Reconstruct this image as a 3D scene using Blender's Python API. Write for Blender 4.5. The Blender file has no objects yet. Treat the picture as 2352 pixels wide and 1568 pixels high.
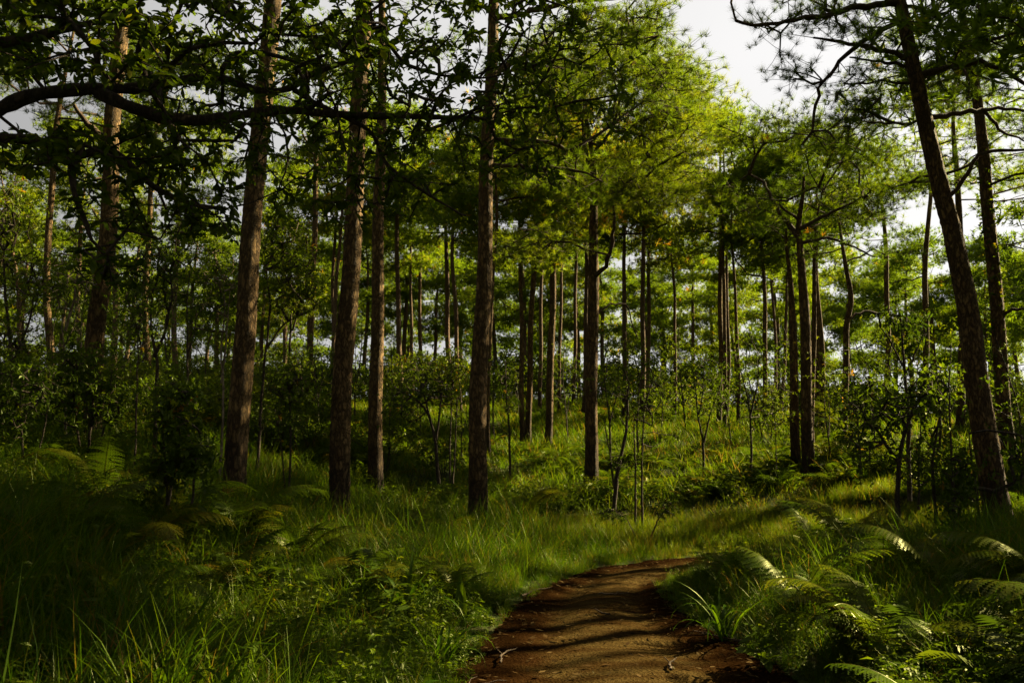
import bpy, math, random
import numpy as np
from mathutils import Vector, Matrix, Euler

# ------------------------------------------------------------------ camera, world, sun, exposure
scene = bpy.context.scene
COL = scene.collection
R = math.radians
FPX, CXP, CYP = 1764.0, 1176.0, 784.0            # focal length and centre in pixels of a 2352 x 1568 view
PITCH = R(9.5)
EYE = 1.6
SUN_AZ, SUN_EL = R(62), R(31)                    # clockwise from +Y, height
cam_d = bpy.data.cameras.new('camera')
cam = bpy.data.objects.new('camera', cam_d)
COL.objects.link(cam)
cam_d.lens = 27.0
cam_d.sensor_width = 36.0
cam_d.clip_end = 2000
cam_d.clip_start = 0.05
cam.location = (0, 0, EYE)
cam.rotation_euler = (R(90) + PITCH, 0, 0)
scene.camera = cam

world = bpy.data.worlds.new('World')
scene.world = world
world.use_nodes = True
wn, wl = world.node_tree.nodes, world.node_tree.links
wn.clear()
wout = wn.new('ShaderNodeOutputWorld')
sky = wn.new('ShaderNodeTexSky')
sky.sky_type = 'NISHITA'
sky.sun_disc = False
sky.sun_elevation = SUN_EL
sky.sun_rotation = SUN_AZ
bg = wn.new('ShaderNodeBackground')
bg.inputs['Strength'].default_value = 0.05
wl.new(sky.outputs['Color'], bg.inputs['Color'])
# thin bright overcast over the whole dome, a little brighter towards the sun
geo = wn.new('ShaderNodeTexCoord')
dotn = wn.new('ShaderNodeVectorMath'); dotn.operation = 'DOT_PRODUCT'
sd = (math.sin(SUN_AZ) * math.cos(SUN_EL), math.cos(SUN_AZ) * math.cos(SUN_EL), math.sin(SUN_EL))
dotn.inputs[1].default_value = sd
wl.new(geo.outputs['Generated'], dotn.inputs[0])
mr = wn.new('ShaderNodeMapRange')
mr.inputs['From Min'].default_value = 0.0
mr.inputs['From Max'].default_value = 1.0
mr.inputs['To Min'].default_value = 0.066
mr.inputs['To Max'].default_value = 0.178
wl.new(dotn.outputs['Value'], mr.inputs['Value'])
ns = wn.new('ShaderNodeTexNoise'); ns.inputs['Scale'].default_value = 2.2; ns.inputs['Detail'].default_value = 5
wl.new(geo.outputs['Generated'], ns.inputs['Vector'])
mr2 = wn.new('ShaderNodeMapRange')
mr2.inputs['From Min'].default_value = 0.3
mr2.inputs['From Max'].default_value = 0.7
mr2.inputs['To Min'].default_value = 0.93
mr2.inputs['To Max'].default_value = 1.07
wl.new(ns.outputs['Fac'], mr2.inputs['Value'])
mul = wn.new('ShaderNodeMath'); mul.operation = 'MULTIPLY'
wl.new(mr.outputs['Result'], mul.inputs[0]); wl.new(mr2.outputs['Result'], mul.inputs[1])
cl = wn.new('ShaderNodeBackground')
cl.inputs['Color'].default_value = (1.0, 0.98, 0.955, 1)
wl.new(mul.outputs[0], cl.inputs['Strength'])
mixw = wn.new('ShaderNodeMixShader'); mixw.inputs[0].default_value = 0.97
wl.new(bg.outputs[0], mixw.inputs[1]); wl.new(cl.outputs[0], mixw.inputs[2])
wl.new(mixw.outputs[0], wout.inputs['Surface'])

sun_d = bpy.data.lights.new('sun', 'SUN')
sun_d.energy = 5.0
sun_d.angle = R(0.55)
sun_d.color = (1.0, 0.84, 0.48)
sun = bpy.data.objects.new('sun', sun_d)
COL.objects.link(sun)
sun.rotation_euler = Vector((-sd[0], -sd[1], -sd[2])).to_track_quat('-Z', 'Y').to_euler()
SUND = np.array(sd)

vs = scene.view_settings
vs.view_transform = 'Standard'
vs.look = 'None'
vs.exposure = 2.6
vs.gamma = 1.0
vs.use_curve_mapping = False
scene.render.engine = 'CYCLES'
cy = scene.cycles
cy.max_bounces = 5
cy.diffuse_bounces = 3
cy.transmission_bounces = 3
cy.glossy_bounces = 2
cy.transparent_max_bounces = 4
cy.caustics_reflective = False
cy.caustics_refractive = False
cy.sample_clamp_indirect = 3.0

rng = np.random.default_rng(11)

# ------------------------------------------------------------------ maths helpers
cP, sP = math.cos(PITCH), math.sin(PITCH)

def P(px, py, Y):
    """World point seen at pixel (px, py) of the 2352 x 1568 view, at distance Y along the ground."""
    x, u = (px - CXP) / FPX, (CYP - py) / FPX
    d = np.array([x, cP - sP * u, sP + cP * u])
    s = Y / d[1]
    return np.array([d[0] * s, Y, EYE + d[2] * s])

def proj(p):
    x, y, z = p[..., 0], p[..., 1], p[..., 2] - EYE
    f = cP * y + sP * z
    u = -sP * y + cP * z
    return CXP + FPX * x / f, CYP - FPX * u / f

def sstep(a, b, t):
    t = np.clip((t - a) / (b - a), 0, 1)
    return t * t * (3 - 2 * t)

def nrm(v):
    return v / np.maximum(np.linalg.norm(v, axis=-1, keepdims=True), 1e-9)

def fbm(x, y, s=1.0, seed=0):
    o = 0.0
    for k in range(4):
        f = s * 1.9 ** k
        o = o + (np.sin(x * f + 1.7 * k + seed) * np.cos(y * f * 1.13 + 2.3 * k + seed * .7) + np.sin((x * .6 + y) * f + k * 3.1 + seed)) * 0.5 / 1.7 ** k
    return o

PL = np.array([(-.6, -3), (-.6, 2), (-.45, 6.2), (-.25, 8.1), (-.05, 9.3), (.4, 11), (1.2, 12.85), (2.4, 13.9), (4.5, 14.6), (8, 14.6), (18, 13.5)])
PR = np.array([(2.3, -3), (2.3, 2), (2.25, 6.2), (2.15, 7.2), (2.0, 8.3), (1.95, 9.6), (2.05, 11), (2.7, 12.2), (4.2, 12.7), (8, 12.5), (18, 11.4)])

def densify(pts, n):
    d = np.r_[0, np.cumsum(np.linalg.norm(np.diff(pts, axis=0), axis=1))]
    t = np.linspace(0, d[-1], n)
    # smooth by repeated averaging of a dense polyline
    q = np.stack([np.interp(t, d, pts[:, k]) for k in range(pts.shape[1])], 1)
    for _ in range(n // 18):
        q[1:-1] = (q[:-2] + 2 * q[1:-1] + q[2:]) / 4
    return q

DL, DR = densify(PL, 170), densify(PR, 170)
POLY = np.concatenate([DL, DR[::-1]])

def path_dist(x, y):
    """Signed distance to the path's border, negative inside it."""
    x, y = np.atleast_1d(x).astype(float), np.atleast_1d(y).astype(float)
    a, b = POLY, np.roll(POLY, -1, 0)
    out = np.empty(x.shape)
    xf, yf, of = x.ravel(), y.ravel(), out.ravel()
    for s in range(0, len(xf), 4000):
        X, Y = xf[s:s + 4000, None], yf[s:s + 4000, None]
        ab = b - a
        t = np.clip(((X - a[:, 0]) * ab[:, 0] + (Y - a[:, 1]) * ab[:, 1]) / (ab ** 2).sum(1), 0, 1)
        d = np.hypot(X - a[:, 0] - t * ab[:, 0], Y - a[:, 1] - t * ab[:, 1]).min(1)
        c = ((a[:, 1] > Y) != (b[:, 1] > Y)) & (X < (b[:, 0] - a[:, 0]) * (Y - a[:, 1]) / (b[:, 1] - a[:, 1] + 1e-12) + a[:, 0])
        ins = c.sum(1) % 2 == 1
        of[s:s + 4000] = np.where(ins, -d, d)
    return of.reshape(x.shape)

HY = np.array([-30, 0, 13, 15.5, 17, 21, 28, 36, 45, 51, 58, 75, 110, 200, 800])
HZ = np.array([0, 0, 0, .1, .42, 1.05, 2.3, 3.9, 5.3, 5.7, 5.2, 1.5, -7, -16, -30])

def hsm(x, y):
    x, y = np.asarray(x, float), np.asarray(y, float)
    b = sum(np.interp(y + o, HY, HZ) for o in (-1.5, -.75, 0, .75, 1.5)) / 5
    b = b * np.where(b > 0, 1 - .28 * sstep(4, 26, x), 1)
    near = 1 - sstep(20, 42, y)
    left = np.clip(-x - 1.6, 0, 14)
    right = np.clip(x - 3.4, 0, 14)
    return b + near * (.26 * left * sstep(0, 3, left) * np.where(left > 9, 9 / np.maximum(left, 1e-6), 1) + .13 * right * sstep(0, 2.5, right) * (1 - .7 * sstep(9, 16, np.abs(y - 5) + 4) * (np.abs(y - 13.5) < 3)))

def ground_z(x, y):
    d = path_dist(x, y)
    n = (.10 * fbm(np.asarray(x, float), np.asarray(y, float), .55, 2.0) + .03 * fbm(np.asarray(x, float), np.asarray(y, float), 2.3, 5.0))
    return hsm(x, y) + n * sstep(0, 1.6, d) - .07 * sstep(.05, .3, -d) + .05 * sstep(0, .5, d)

def gz(x, y):
    return float(ground_z(np.array([x]), np.array([y]))[0])

# ------------------------------------------------------------------ mesh helpers
def mk_mesh(name, V, F, mats, smooth=False, tint=None, midx=None):
    """V (n,3); F an (m,k) array or a list of such arrays."""
    me = bpy.data.meshes.new(name)
    V = np.asarray(V, np.float32)
    Fs = [np.asarray(f, np.int32) for f in (F if isinstance(F, list) else [F]) if len(f)]
    loops = np.concatenate([f.ravel() for f in Fs])
    sizes = np.concatenate([np.full(len(f), f.shape[1], np.int32) for f in Fs])
    me.vertices.add(len(V)); me.vertices.foreach_set('co', V.ravel())
    me.loops.add(len(loops)); me.loops.foreach_set('vertex_index', loops)
    me.polygons.add(len(sizes))
    me.polygons.foreach_set('loop_start', np.r_[0, np.cumsum(sizes)[:-1]].astype(np.int32))
    for m in (mats if isinstance(mats, (list, tuple)) else [mats]):
        me.materials.append(m)
    if midx is not None:
        me.polygons.foreach_set('material_index', np.asarray(midx, np.int32))
    me.update(calc_edges=True)
    if smooth is not False:
        sm = np.ones(len(sizes), bool) if smooth is True else np.asarray(smooth, bool)
        me.polygons.foreach_set('use_smooth', sm)
    if tint is not None:
        a = me.attributes.new('tint', 'FLOAT', 'POINT')
        a.data.foreach_set('value', np.asarray(tint, np.float32))
    return me

def ob(name, me, parent=None, loc=None, rot=None, scl=None, **props):
    o = bpy.data.objects.new(name, me)
    COL.objects.link(o)
    if parent is not None:
        o.parent = parent
    if loc is not None:
        o.location = loc
    if rot is not None:
        o.rotation_euler = rot
    if scl is not None:
        o.scale = (scl,) * 3 if np.isscalar(scl) else scl
    for k, v in props.items():
        if v is not None:
            o[k] = v
    return o

def thing(name, label, category, loc, group=None, rot=None, scl=None):
    return ob(name, None, loc=loc, rot=rot, scl=scl, label=' '.join(label.split()), category=category, group=group)

def tube(pts, rad, sides=6, cap=True):
    pts = np.asarray(pts, float)
    n = len(pts)
    t = np.gradient(pts, axis=0)
    t = nrm(t)
    ref = np.array([0.31, 0.17, 0.93]) if abs(t[0][2]) < .9 else np.array([1.0, 0.1, 0])
    u = ref - t[0] * ref.dot(t[0]); u = u / np.linalg.norm(u)
    U = np.empty((n, 3)); U[0] = u
    for i in range(1, n):
        u = u - t[i] * u.dot(t[i])
        u = u / max(np.linalg.norm(u), 1e-9)
        U[i] = u
    Wv = np.cross(t, U)
    a = np.linspace(0, 2 * np.pi, sides, endpoint=False)
    rad = np.asarray(rad, float)
    if rad.ndim == 1:
        rad = rad[:, None]
    V = pts[:, None] + (np.cos(a)[None, :, None] * U[:, None] + np.sin(a)[None, :, None] * Wv[:, None]) * (rad * np.ones((1, sides)))[..., None]
    i = np.arange(n - 1)[:, None] * sides
    j = np.arange(sides)[None]
    k = (j + 1) % sides
    F = np.stack([i + j, i + k, i + k + sides, i + j + sides], -1).reshape(-1, 4)
    return V.reshape(-1, 3), F

class Acc:
    """Collects vertices, triangles and quads with a tint and a material index."""
    def __init__(s):
        s.V, s.T, s.Q, s.tt, s.tm, s.qm, s.n = [], [], [], [], [], [], 0
    def add(s, V, F, tint=.5, mat=0):
        V = np.asarray(V, float).reshape(-1, 3)
        F = np.asarray(F, int)
        s.V.append(V)
        (s.T if F.shape[1] == 3 else s.Q).append(F + s.n)
        (s.tm if F.shape[1] == 3 else s.qm).append(np.full(len(F), mat))
        s.tt.append(np.full(len(V), tint) if np.isscalar(tint) else np.asarray(tint, float))
        s.n += len(V)
    def mesh(s, name, mats, smooth=False):
        F, m, sm = [], [], []
        if s.T:
            F.append(np.concatenate(s.T)); m.append(np.concatenate(s.tm)); sm.append(np.zeros(len(F[-1]), bool) if smooth == 'quads' else np.full(len(F[-1]), bool(smooth)))
        if s.Q:
            F.append(np.concatenate(s.Q)); m.append(np.concatenate(s.qm)); sm.append(np.full(len(F[-1]), bool(smooth)))
        return mk_mesh(name, np.concatenate(s.V), F, mats, smooth=np.concatenate(sm), tint=np.concatenate(s.tt), midx=np.concatenate(m))

# ------------------------------------------------------------------ materials
def nt(name):
    m = bpy.data.materials.new(name)
    m.use_nodes = True
    n, l = m.node_tree.nodes, m.node_tree.links
    n.clear()
    out = n.new('ShaderNodeOutputMaterial')
    return m, n, l, out

def ramp(n, stops, interp='LINEAR'):
    r = n.new('ShaderNodeValToRGB')
    r.color_ramp.interpolation = interp
    e = r.color_ramp.elements
    while len(e) < len(stops):
        e.new(0.5)
    for el, (p, c) in zip(e, stops):
        el.position = p
        el.color = (*c, 1)
    return r

def leaf_mat(name, stops, trans=.42, tboost=(1.5, 1.35, .8), gloss=.015, rough=.4, noise_s=0.0):
    m, n, l, out = nt(name)
    at = n.new('ShaderNodeAttribute'); at.attribute_name = 'tint'
    oi = n.new('ShaderNodeObjectInfo')
    ma = n.new('ShaderNodeMath'); ma.operation = 'MULTIPLY_ADD'
    ma.inputs[1].default_value = .25; ma.inputs[2].default_value = -.125
    l.new(oi.outputs['Random'], ma.inputs[0])
    ad = n.new('ShaderNodeMath'); ad.operation = 'ADD'; ad.use_clamp = True
    l.new(at.outputs['Fac'], ad.inputs[0]); l.new(ma.outputs[0], ad.inputs[1])
    r = ramp(n, stops)
    l.new(ad.outputs[0], r.inputs[0])
    col = r.outputs[0]
    df = n.new('ShaderNodeBsdfDiffuse'); l.new(col, df.inputs['Color'])
    vm = n.new('ShaderNodeVectorMath'); vm.operation = 'MULTIPLY'
    l.new(col, vm.inputs[0]); vm.inputs[1].default_value = tboost
    tr = n.new('ShaderNodeBsdfTranslucent'); l.new(vm.outputs[0], tr.inputs['Color'])
    mx = n.new('ShaderNodeMixShader'); mx.inputs[0].default_value = trans
    l.new(df.outputs[0], mx.inputs[1]); l.new(tr.outputs[0], mx.inputs[2])
    gl = n.new('ShaderNodeBsdfAnisotropic'); gl.inputs['Roughness'].default_value = rough
    gl.inputs['Color'].default_value = (.8, .82, .45, 1)
    m2 = n.new('ShaderNodeMixShader'); m2.inputs[0].default_value = gloss
    l.new(mx.outputs[0], m2.inputs[1]); l.new(gl.outputs[0], m2.inputs[2])
    l.new(m2.outputs[0], out.inputs['Surface'])
    return m

def bark_mat(name, plate, furrow, red, scale=13.0, char=True, bump=1.0, zs=.36):
    m, n, l, out = nt(name)
    tc = n.new('ShaderNodeTexCoord')
    mp = n.new('ShaderNodeMapping'); mp.inputs['Scale'].default_value = (1, 1, zs)
    l.new(tc.outputs['Object'], mp.inputs['Vector'])
    nz = n.new('ShaderNodeTexNoise'); nz.inputs['Scale'].default_value = 9; nz.inputs['Detail'].default_value = 6; nz.inputs['Roughness'].default_value = .7
    l.new(mp.outputs[0], nz.inputs['Vector'])
    mixv = n.new('ShaderNodeVectorMath'); mixv.operation = 'MULTIPLY_ADD'
    mixv.inputs[1].default_value = (.22, .22, .22)
    l.new(nz.outputs['Color'], mixv.inputs[0]); l.new(mp.outputs[0], mixv.inputs[2])
    vo = n.new('ShaderNodeTexVoronoi'); vo.feature = 'DISTANCE_TO_EDGE'; vo.inputs['Scale'].default_value = scale
    l.new(mixv.outputs[0], vo.inputs['Vector'])
    vc = n.new('ShaderNodeTexVoronoi'); vc.inputs['Scale'].default_value = scale
    l.new(mixv.outputs[0], vc.inputs['Vector'])
    fine = n.new('ShaderNodeTexNoise'); fine.inputs['Scale'].default_value = 45; fine.inputs['Detail'].default_value = 6
    l.new(mp.outputs[0], fine.inputs['Vector'])
    er = ramp(n, [(0, (.12, .12, .12)), (.07, (.45, .45, .45)), (.22, (.9, .9, .9)), (.5, (1, 1, 1))])
    l.new(vo.outputs['Distance'], er.inputs[0])
    pc = n.new('ShaderNodeMix'); pc.data_type = 'RGBA'
    sep = n.new('ShaderNodeSeparateColor'); l.new(vc.outputs['Color'], sep.inputs[0])
    l.new(sep.outputs[0], pc.inputs['Factor'])
    pc.inputs['A'].default_value = (*plate, 1); pc.inputs['B'].default_value = (*red, 1)
    fm = n.new('ShaderNodeMix'); fm.data_type = 'RGBA'; fm.blend_type = 'MULTIPLY'; fm.inputs['Factor'].default_value = .7
    fr = ramp(n, [(.3, (.45, .45, .45)), (.7, (1.25, 1.25, 1.25))])
    l.new(fine.outputs['Fac'], fr.inputs[0])
    l.new(pc.outputs['Result'], fm.inputs['A']); l.new(fr.outputs[0], fm.inputs['B'])
    fx = n.new('ShaderNodeMix'); fx.data_type = 'RGBA'
    l.new(er.outputs[0], fx.inputs['Factor'])
    fx.inputs['A'].default_value = (*furrow, 1); l.new(fm.outputs['Result'], fx.inputs['B'])
    col = fx.outputs['Result']
    if char:   # fire-blackened foot
        sx = n.new('ShaderNodeSeparateXYZ'); l.new(tc.outputs['Object'], sx.inputs[0])
        n2 = n.new('ShaderNodeTexNoise'); n2.inputs['Scale'].default_value = 2.2; n2.inputs['Detail'].default_value = 4
        l.new(tc.outputs['Object'], n2.inputs['Vector'])
        a1 = n.new('ShaderNodeMath'); a1.operation = 'MULTIPLY_ADD'; a1.inputs[1].default_value = -2.2
        l.new(n2.outputs['Fac'], a1.inputs[0]); l.new(sx.outputs['Z'], a1.inputs[2])
        mr_ = n.new('ShaderNodeMapRange'); mr_.inputs['From Min'].default_value = -.55; mr_.inputs['From Max'].default_value = .5
        mr_.inputs['To Min'].default_value = .8; mr_.inputs['To Max'].default_value = 0
        l.new(a1.outputs[0], mr_.inputs['Value'])
        ch = n.new('ShaderNodeMix'); ch.data_type = 'RGBA'
        l.new(mr_.outputs[0], ch.inputs['Factor']); l.new(col, ch.inputs['A']); ch.inputs['B'].default_value = (.018, .013, .010, 1)
        col = ch.outputs['Result']
    bs = n.new('ShaderNodeBsdfPrincipled')
    bs.inputs['Roughness'].default_value = .9
    bs.inputs['Specular IOR Level'].default_value = .15
    l.new(col, bs.inputs['Base Color'])
    hs = n.new('ShaderNodeMath'); hs.operation = 'MULTIPLY_ADD'; hs.inputs[1].default_value = .3
    l.new(fine.outputs['Fac'], hs.inputs[0]); l.new(er.outputs[0], hs.inputs[2])
    bp = n.new('ShaderNodeBump'); bp.inputs['Strength'].default_value = bump; bp.inputs['Distance'].default_value = .035
    l.new(hs.outputs[0], bp.inputs['Height']); l.new(bp.outputs[0], bs.inputs['Normal'])
    l.new(bs.outputs[0], out.inputs['Surface'])
    return m

M = {}
M['bark'] = bark_mat('pine_bark', (.21, .132, .056), (.026, .017, .008), (.125, .072, .028))
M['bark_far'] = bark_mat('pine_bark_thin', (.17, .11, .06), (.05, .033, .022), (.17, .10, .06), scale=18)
M['twig'] = bark_mat('twig_bark', (.10, .07, .045), (.03, .02, .014), (.08, .05, .03), scale=26, char=False, bump=.4)
M['dark_bark'] = bark_mat('broadleaf_bark', (.07, .055, .038), (.02, .015, .01), (.06, .042, .03), scale=14, char=False, bump=.5)
M['pale_bark'] = bark_mat('pale_sapling_bark', (.24, .19, .13), (.07, .05, .035), (.20, .15, .10), scale=14, char=False, bump=.4)
M['needle'] = leaf_mat('pine_needles', [(0, (0.0206, 0.0425, 0.0051)), (.5, (0.0560, 0.0930, 0.0051)), (.85, (0.1060, 0.1290, 0.0051)), (1, (0.2057, 0.1020, 0.0102))], trans=.55, tboost=(2.5, 2.3, .9))
M['leaf'] = leaf_mat('broad_leaves', [(0, (0.0176, 0.0352, 0.0032)), (.55, (0.0440, 0.0720, 0.0032)), (.9, (0.0880, 0.1040, 0.0040)), (1, (0.1440, 0.0800, 0.0096))], trans=.45, tboost=(2.2, 2.0, .8), gloss=.018, rough=.42)
M['grass'] = leaf_mat('grass_blades', [(0, (0.0115, 0.0361, 0.0016)), (.45, (0.0279, 0.0656, 0.0016)), (.8, (0.0590, 0.0943, 0.0025)), (.93, (0.0902, 0.0902, 0.0066)), (1, (0.1066, 0.0656, 0.0164))], trans=.5, tboost=(2.0, 1.75, .8), gloss=.015)
M['fern'] = leaf_mat('fern_fronds', [(0, (0.0160, 0.0368, 0.0024)), (.5, (0.0368, 0.0624, 0.0024)), (.8, (0.0760, 0.0736, 0.0040)), (1, (0.1120, 0.0680, 0.0080))], trans=.5, gloss=.015, rough=.32)
M['litter'] = leaf_mat('dead_leaves', [(0, (.016, .008, .003)), (.5, (.035, .019, .007)), (1, (.085, .055, .022))], trans=.1, gloss=.01)

def ground_mat():
    m, n, l, out = nt('forest_floor')
    tc = n.new('ShaderNodeTexCoord')
    a = n.new('ShaderNodeTexNoise'); a.inputs['Scale'].default_value = .8; a.inputs['Detail'].default_value = 8
    b = n.new('ShaderNodeTexNoise'); b.inputs['Scale'].default_value = 22; b.inputs['Detail'].default_value = 8
    l.new(tc.outputs['Object'], a.inputs['Vector']); l.new(tc.outputs['Object'], b.inputs['Vector'])
    ra = ramp(n, [(.3, (.020, .030, .006)), (.55, (.035, .045, .008)), (.75, (.05, .03, .012))])
    rb = ramp(n, [(.3, (.4, .4, .4)), (.7, (1.5, 1.5, 1.4))])
    l.new(a.outputs['Fac'], ra.inputs[0]); l.new(b.outputs['Fac'], rb.inputs[0])
    mx = n.new('ShaderNodeMix'); mx.data_type = 'RGBA'; mx.blend_type = 'MULTIPLY'; mx.inputs['Factor'].default_value = 1
    l.new(ra.outputs[0], mx.inputs['A']); l.new(rb.outputs[0], mx.inputs['B'])
    bs = n.new('ShaderNodeBsdfPrincipled'); bs.inputs['Roughness'].default_value = .95
    bs.inputs['Specular IOR Level'].default_value = .1
    l.new(mx.outputs['Result'], bs.inputs['Base Color'])
    bp = n.new('ShaderNodeBump'); bp.inputs['Distance'].default_value = .04
    l.new(b.outputs['Fac'], bp.inputs['Height']); l.new(bp.outputs[0], bs.inputs['Normal'])
    l.new(bs.outputs[0], out.inputs['Surface'])
    return m

def path_mat():
    m, n, l, out = nt('dirt_track')
    tc = n.new('ShaderNodeTexCoord')
    at = n.new('ShaderNodeAttribute'); at.attribute_name = 'tint'      # 0 at the borders, 1 on the trodden middle
    mp = n.new('ShaderNodeMapping'); mp.inputs['Scale'].default_value = (.55, 1.6, 1)
    l.new(tc.outputs['Object'], mp.inputs['Vector'])
    a = n.new('ShaderNodeTexNoise'); a.inputs['Scale'].default_value = 2.3; a.inputs['Detail'].default_value = 9; a.inputs['Roughness'].default_value = .65
    l.new(mp.outputs[0], a.inputs['Vector'])
    b = n.new('ShaderNodeTexNoise'); b.inputs['Scale'].default_value = 40; b.inputs['Detail'].default_value = 6
    l.new(tc.outputs['Object'], b.inputs['Vector'])
    c = n.new('ShaderNodeTexVoronoi'); c.inputs['Scale'].default_value = 30
    l.new(tc.outputs['Object'], c.inputs['Vector'])
    ad = n.new('ShaderNodeMath'); ad.operation = 'MULTIPLY_ADD'; ad.inputs[1].default_value = 1.5
    l.new(a.outputs['Fac'], ad.inputs[0])
    sb = n.new('ShaderNodeMath'); sb.operation = 'MULTIPLY_ADD'; sb.inputs[1].default_value = .75; sb.inputs[2].default_value = -.78
    l.new(at.outputs['Fac'], sb.inputs[0]); l.new(sb.outputs[0], ad.inputs[2])
    r = ramp(n, [(.1, (.010, .0045, .0014)), (.35, (.017, .0078, .0024)), (.6, (.027, .0150, .0045)), (.85, (.046, .030, .0095))])
    l.new(ad.outputs[0], r.inputs[0])
    rb = ramp(n, [(.3, (.45, .42, .4)), (.62, (1.15, 1.15, 1.15))])
    l.new(b.outputs['Fac'], rb.inputs[0])
    mx = n.new('ShaderNodeMix'); mx.data_type = 'RGBA'; mx.blend_type = 'MULTIPLY'; mx.inputs['Factor'].default_value = .9
    l.new(r.outputs[0], mx.inputs['A']); l.new(rb.outputs[0], mx.inputs['B'])
    bs = n.new('ShaderNodeBsdfPrincipled'); bs.inputs['Roughness'].default_value = .95
    bs.inputs['Specular IOR Level'].default_value = 0
    l.new(mx.outputs['Result'], bs.inputs['Base Color'])
    h = n.new('ShaderNodeMath'); h.operation = 'ADD'
    l.new(b.outputs['Fac'], h.inputs[0]); l.new(a.outputs['Fac'], h.inputs[1])
    bp = n.new('ShaderNodeBump'); bp.inputs['Distance'].default_value = .03; bp.inputs['Strength'].default_value = .8
    l.new(h.outputs[0], bp.inputs['Height']); l.new(bp.outputs[0], bs.inputs['Normal'])
    l.new(bs.outputs[0], out.inputs['Surface'])
    return m

# ------------------------------------------------------------------ ground and path
def grid_mesh(name, xs, ys, mat):
    X, Y = np.meshgrid(xs, ys)
    Z = ground_z(X, Y)
    V = np.stack([X, Y, Z], -1).reshape(-1, 3)
    nx, ny = len(xs), len(ys)
    i = np.arange(ny - 1)[:, None] * nx + np.arange(nx - 1)[None]
    F = np.stack([i, i + 1, i + nx + 1, i + nx], -1).reshape(-1, 4)
    return mk_mesh(name, V, F, mat, smooth=True)

xs = np.concatenate([[-600, -300, -150, -90, -60], np.arange(-42, -9, .8), np.arange(-9, 10, .2), np.arange(10, 42.1, .8), [60, 90, 150, 300, 600]])
ys = np.concatenate([[-300, -100, -40, -15], np.arange(-6, 2, .5), np.arange(2, 18, .2), np.arange(18, 60, .7), np.arange(60, 120, 5), [150, 220, 350, 600, 900]])
ob('ground', grid_mesh('ground', xs, ys, ground_mat()), kind='structure')

nv = 40
v = np.linspace(0, 1, nv)
PX = DL[:, None, :] * (1 - v)[None, :, None] + DR[:, None, :] * v[None, :, None]
wob = .13 * fbm(PX[..., 0] * 1.0, PX[..., 1], 2.1, 9) + .07 * fbm(PX[..., 0], PX[..., 1], 6.3, 2)
PX[..., 0] += (wob + .12 * np.sign(v - .5)[None]) * (np.abs(v - .5) * 2) ** 4
e = np.minimum(v, 1 - v)[None]
Zp = hsm(PX[..., 0], PX[..., 1])
rut = -.035 * (np.exp(-((v - .27) / .10) ** 2) + np.exp(-((v - .73) / .10) ** 2))[None]
Zp = Zp + rut + .022 + .012 * fbm(PX[..., 0], PX[..., 1], 3.1, 4) - .05 * (1 - sstep(0, .05, e))
Vp = np.concatenate([PX, Zp[..., None]], -1).reshape(-1, 3)
i = np.arange(len(DL) - 1)[:, None] * nv + np.arange(nv - 1)[None]
Fp = np.stack([i, i + 1, i + nv + 1, i + nv], -1).reshape(-1, 4)
mid = sstep(.06, .33, e) * np.ones((len(DL), 1))
ob('path', mk_mesh('path', Vp, Fp, path_mat(), smooth=True, tint=mid.ravel()), kind='structure')

# ------------------------------------------------------------------ where the sun comes through between the boughs
LIT = []           # (world point, radius)
def lit(px, py, Y, r):
    LIT.append((P(px, py, Y), r))
def litw(x, y, r, dz=.3):
    LIT.append((np.array([x, y, gz(x, y) + dz]), r))
for py in range(150, 1150, 110):
    lit(575, py, 12.5, .6); lit(1112, py, 15.5, .6)
for py in range(430, 1150, 120):
    lit(800, py, 14.5, .5); lit(868, py, 19, .4)
for py in (60, 150, 420, 620, 700, 800):
    lit(250, py, 15, .8)
for py in (700, 850, 1000, 1120):
    lit(1845, py, 20, .7); lit(1362, py, 20.5, .5); lit(1265, py - 60, 28, .6); lit(1942, py, 24, .5)
for x, y, r in ((.6, 6.3, .5), (1.1, 6.9, .35), (.3, 7.2, .3), (.9, 8.0, .25)):
    litw(x, y, r, 0)
for x, y, r in ((-1.4, 8.0, .5), (-2.4, 8.9, .45), (-1.2, 9.8, .5), (-3.2, 11.2, .7), (-1.9, 11.8, .7), (-4.5, 12.4, .4), (-.9, 13.9, .5)):
    litw(x, y, r)
def foot_of(px, py):
    y = 3.0
    while y < 60:
        p = P(px, py, y)
        if p[2] <= hsm(p[0], y) + .25:
            return p
        y += .1
    return P(px, py, 40)
for px, py in ((1380, 1200), (1440, 1190), (1500, 1200), (1560, 1175), (1620, 1200), (1680, 1180), (1740, 1200), (1800, 1170), (1600, 1230), (1700, 1225), (1780, 1215), (1880, 1190), (1960, 1190), (1300, 1170), (860, 1190), (940, 1200)):
    LIT.append((foot_of(px, py + 25) + [0, 0, .35], 1.45, 1.8))
for px, py in ((1290, 190), (1400, 170), (1420, 280), (1540, 270), (1450, 420), (1250, 470), (1330, 350), (1840, 400), (1960, 430), (1700, 420), (1600, 540)):
    LIT.append((P(px, py, 21), 1.6, 8.5))
for px, py in ((1240, 950), (1190, 930), (1320, 1000), (1290, 1030), (1620, 1020), (1900, 1040), (1700, 1040), (1960, 1060), (1540, 1060)):
    LIT.append((foot_of(px, py) + [0, 0, .6], 1.3))
for px, py, Y, r in ((2230, 1260, 5.5, .35), (2300, 1330, 4.8, .35), (2290, 1090, 6.5, .3), (2000, 1500, 4.4, .4), (2150, 1530, 3.9, .35), (640, 1500, 4.3, .25)):
    lit(px, py, Y, r)
LQ = np.array([q[0] for q in LIT]); LR = np.array([q[1] for q in LIT]); LA = np.array([q[2] if len(q) > 2 else 0 for q in LIT])

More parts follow.
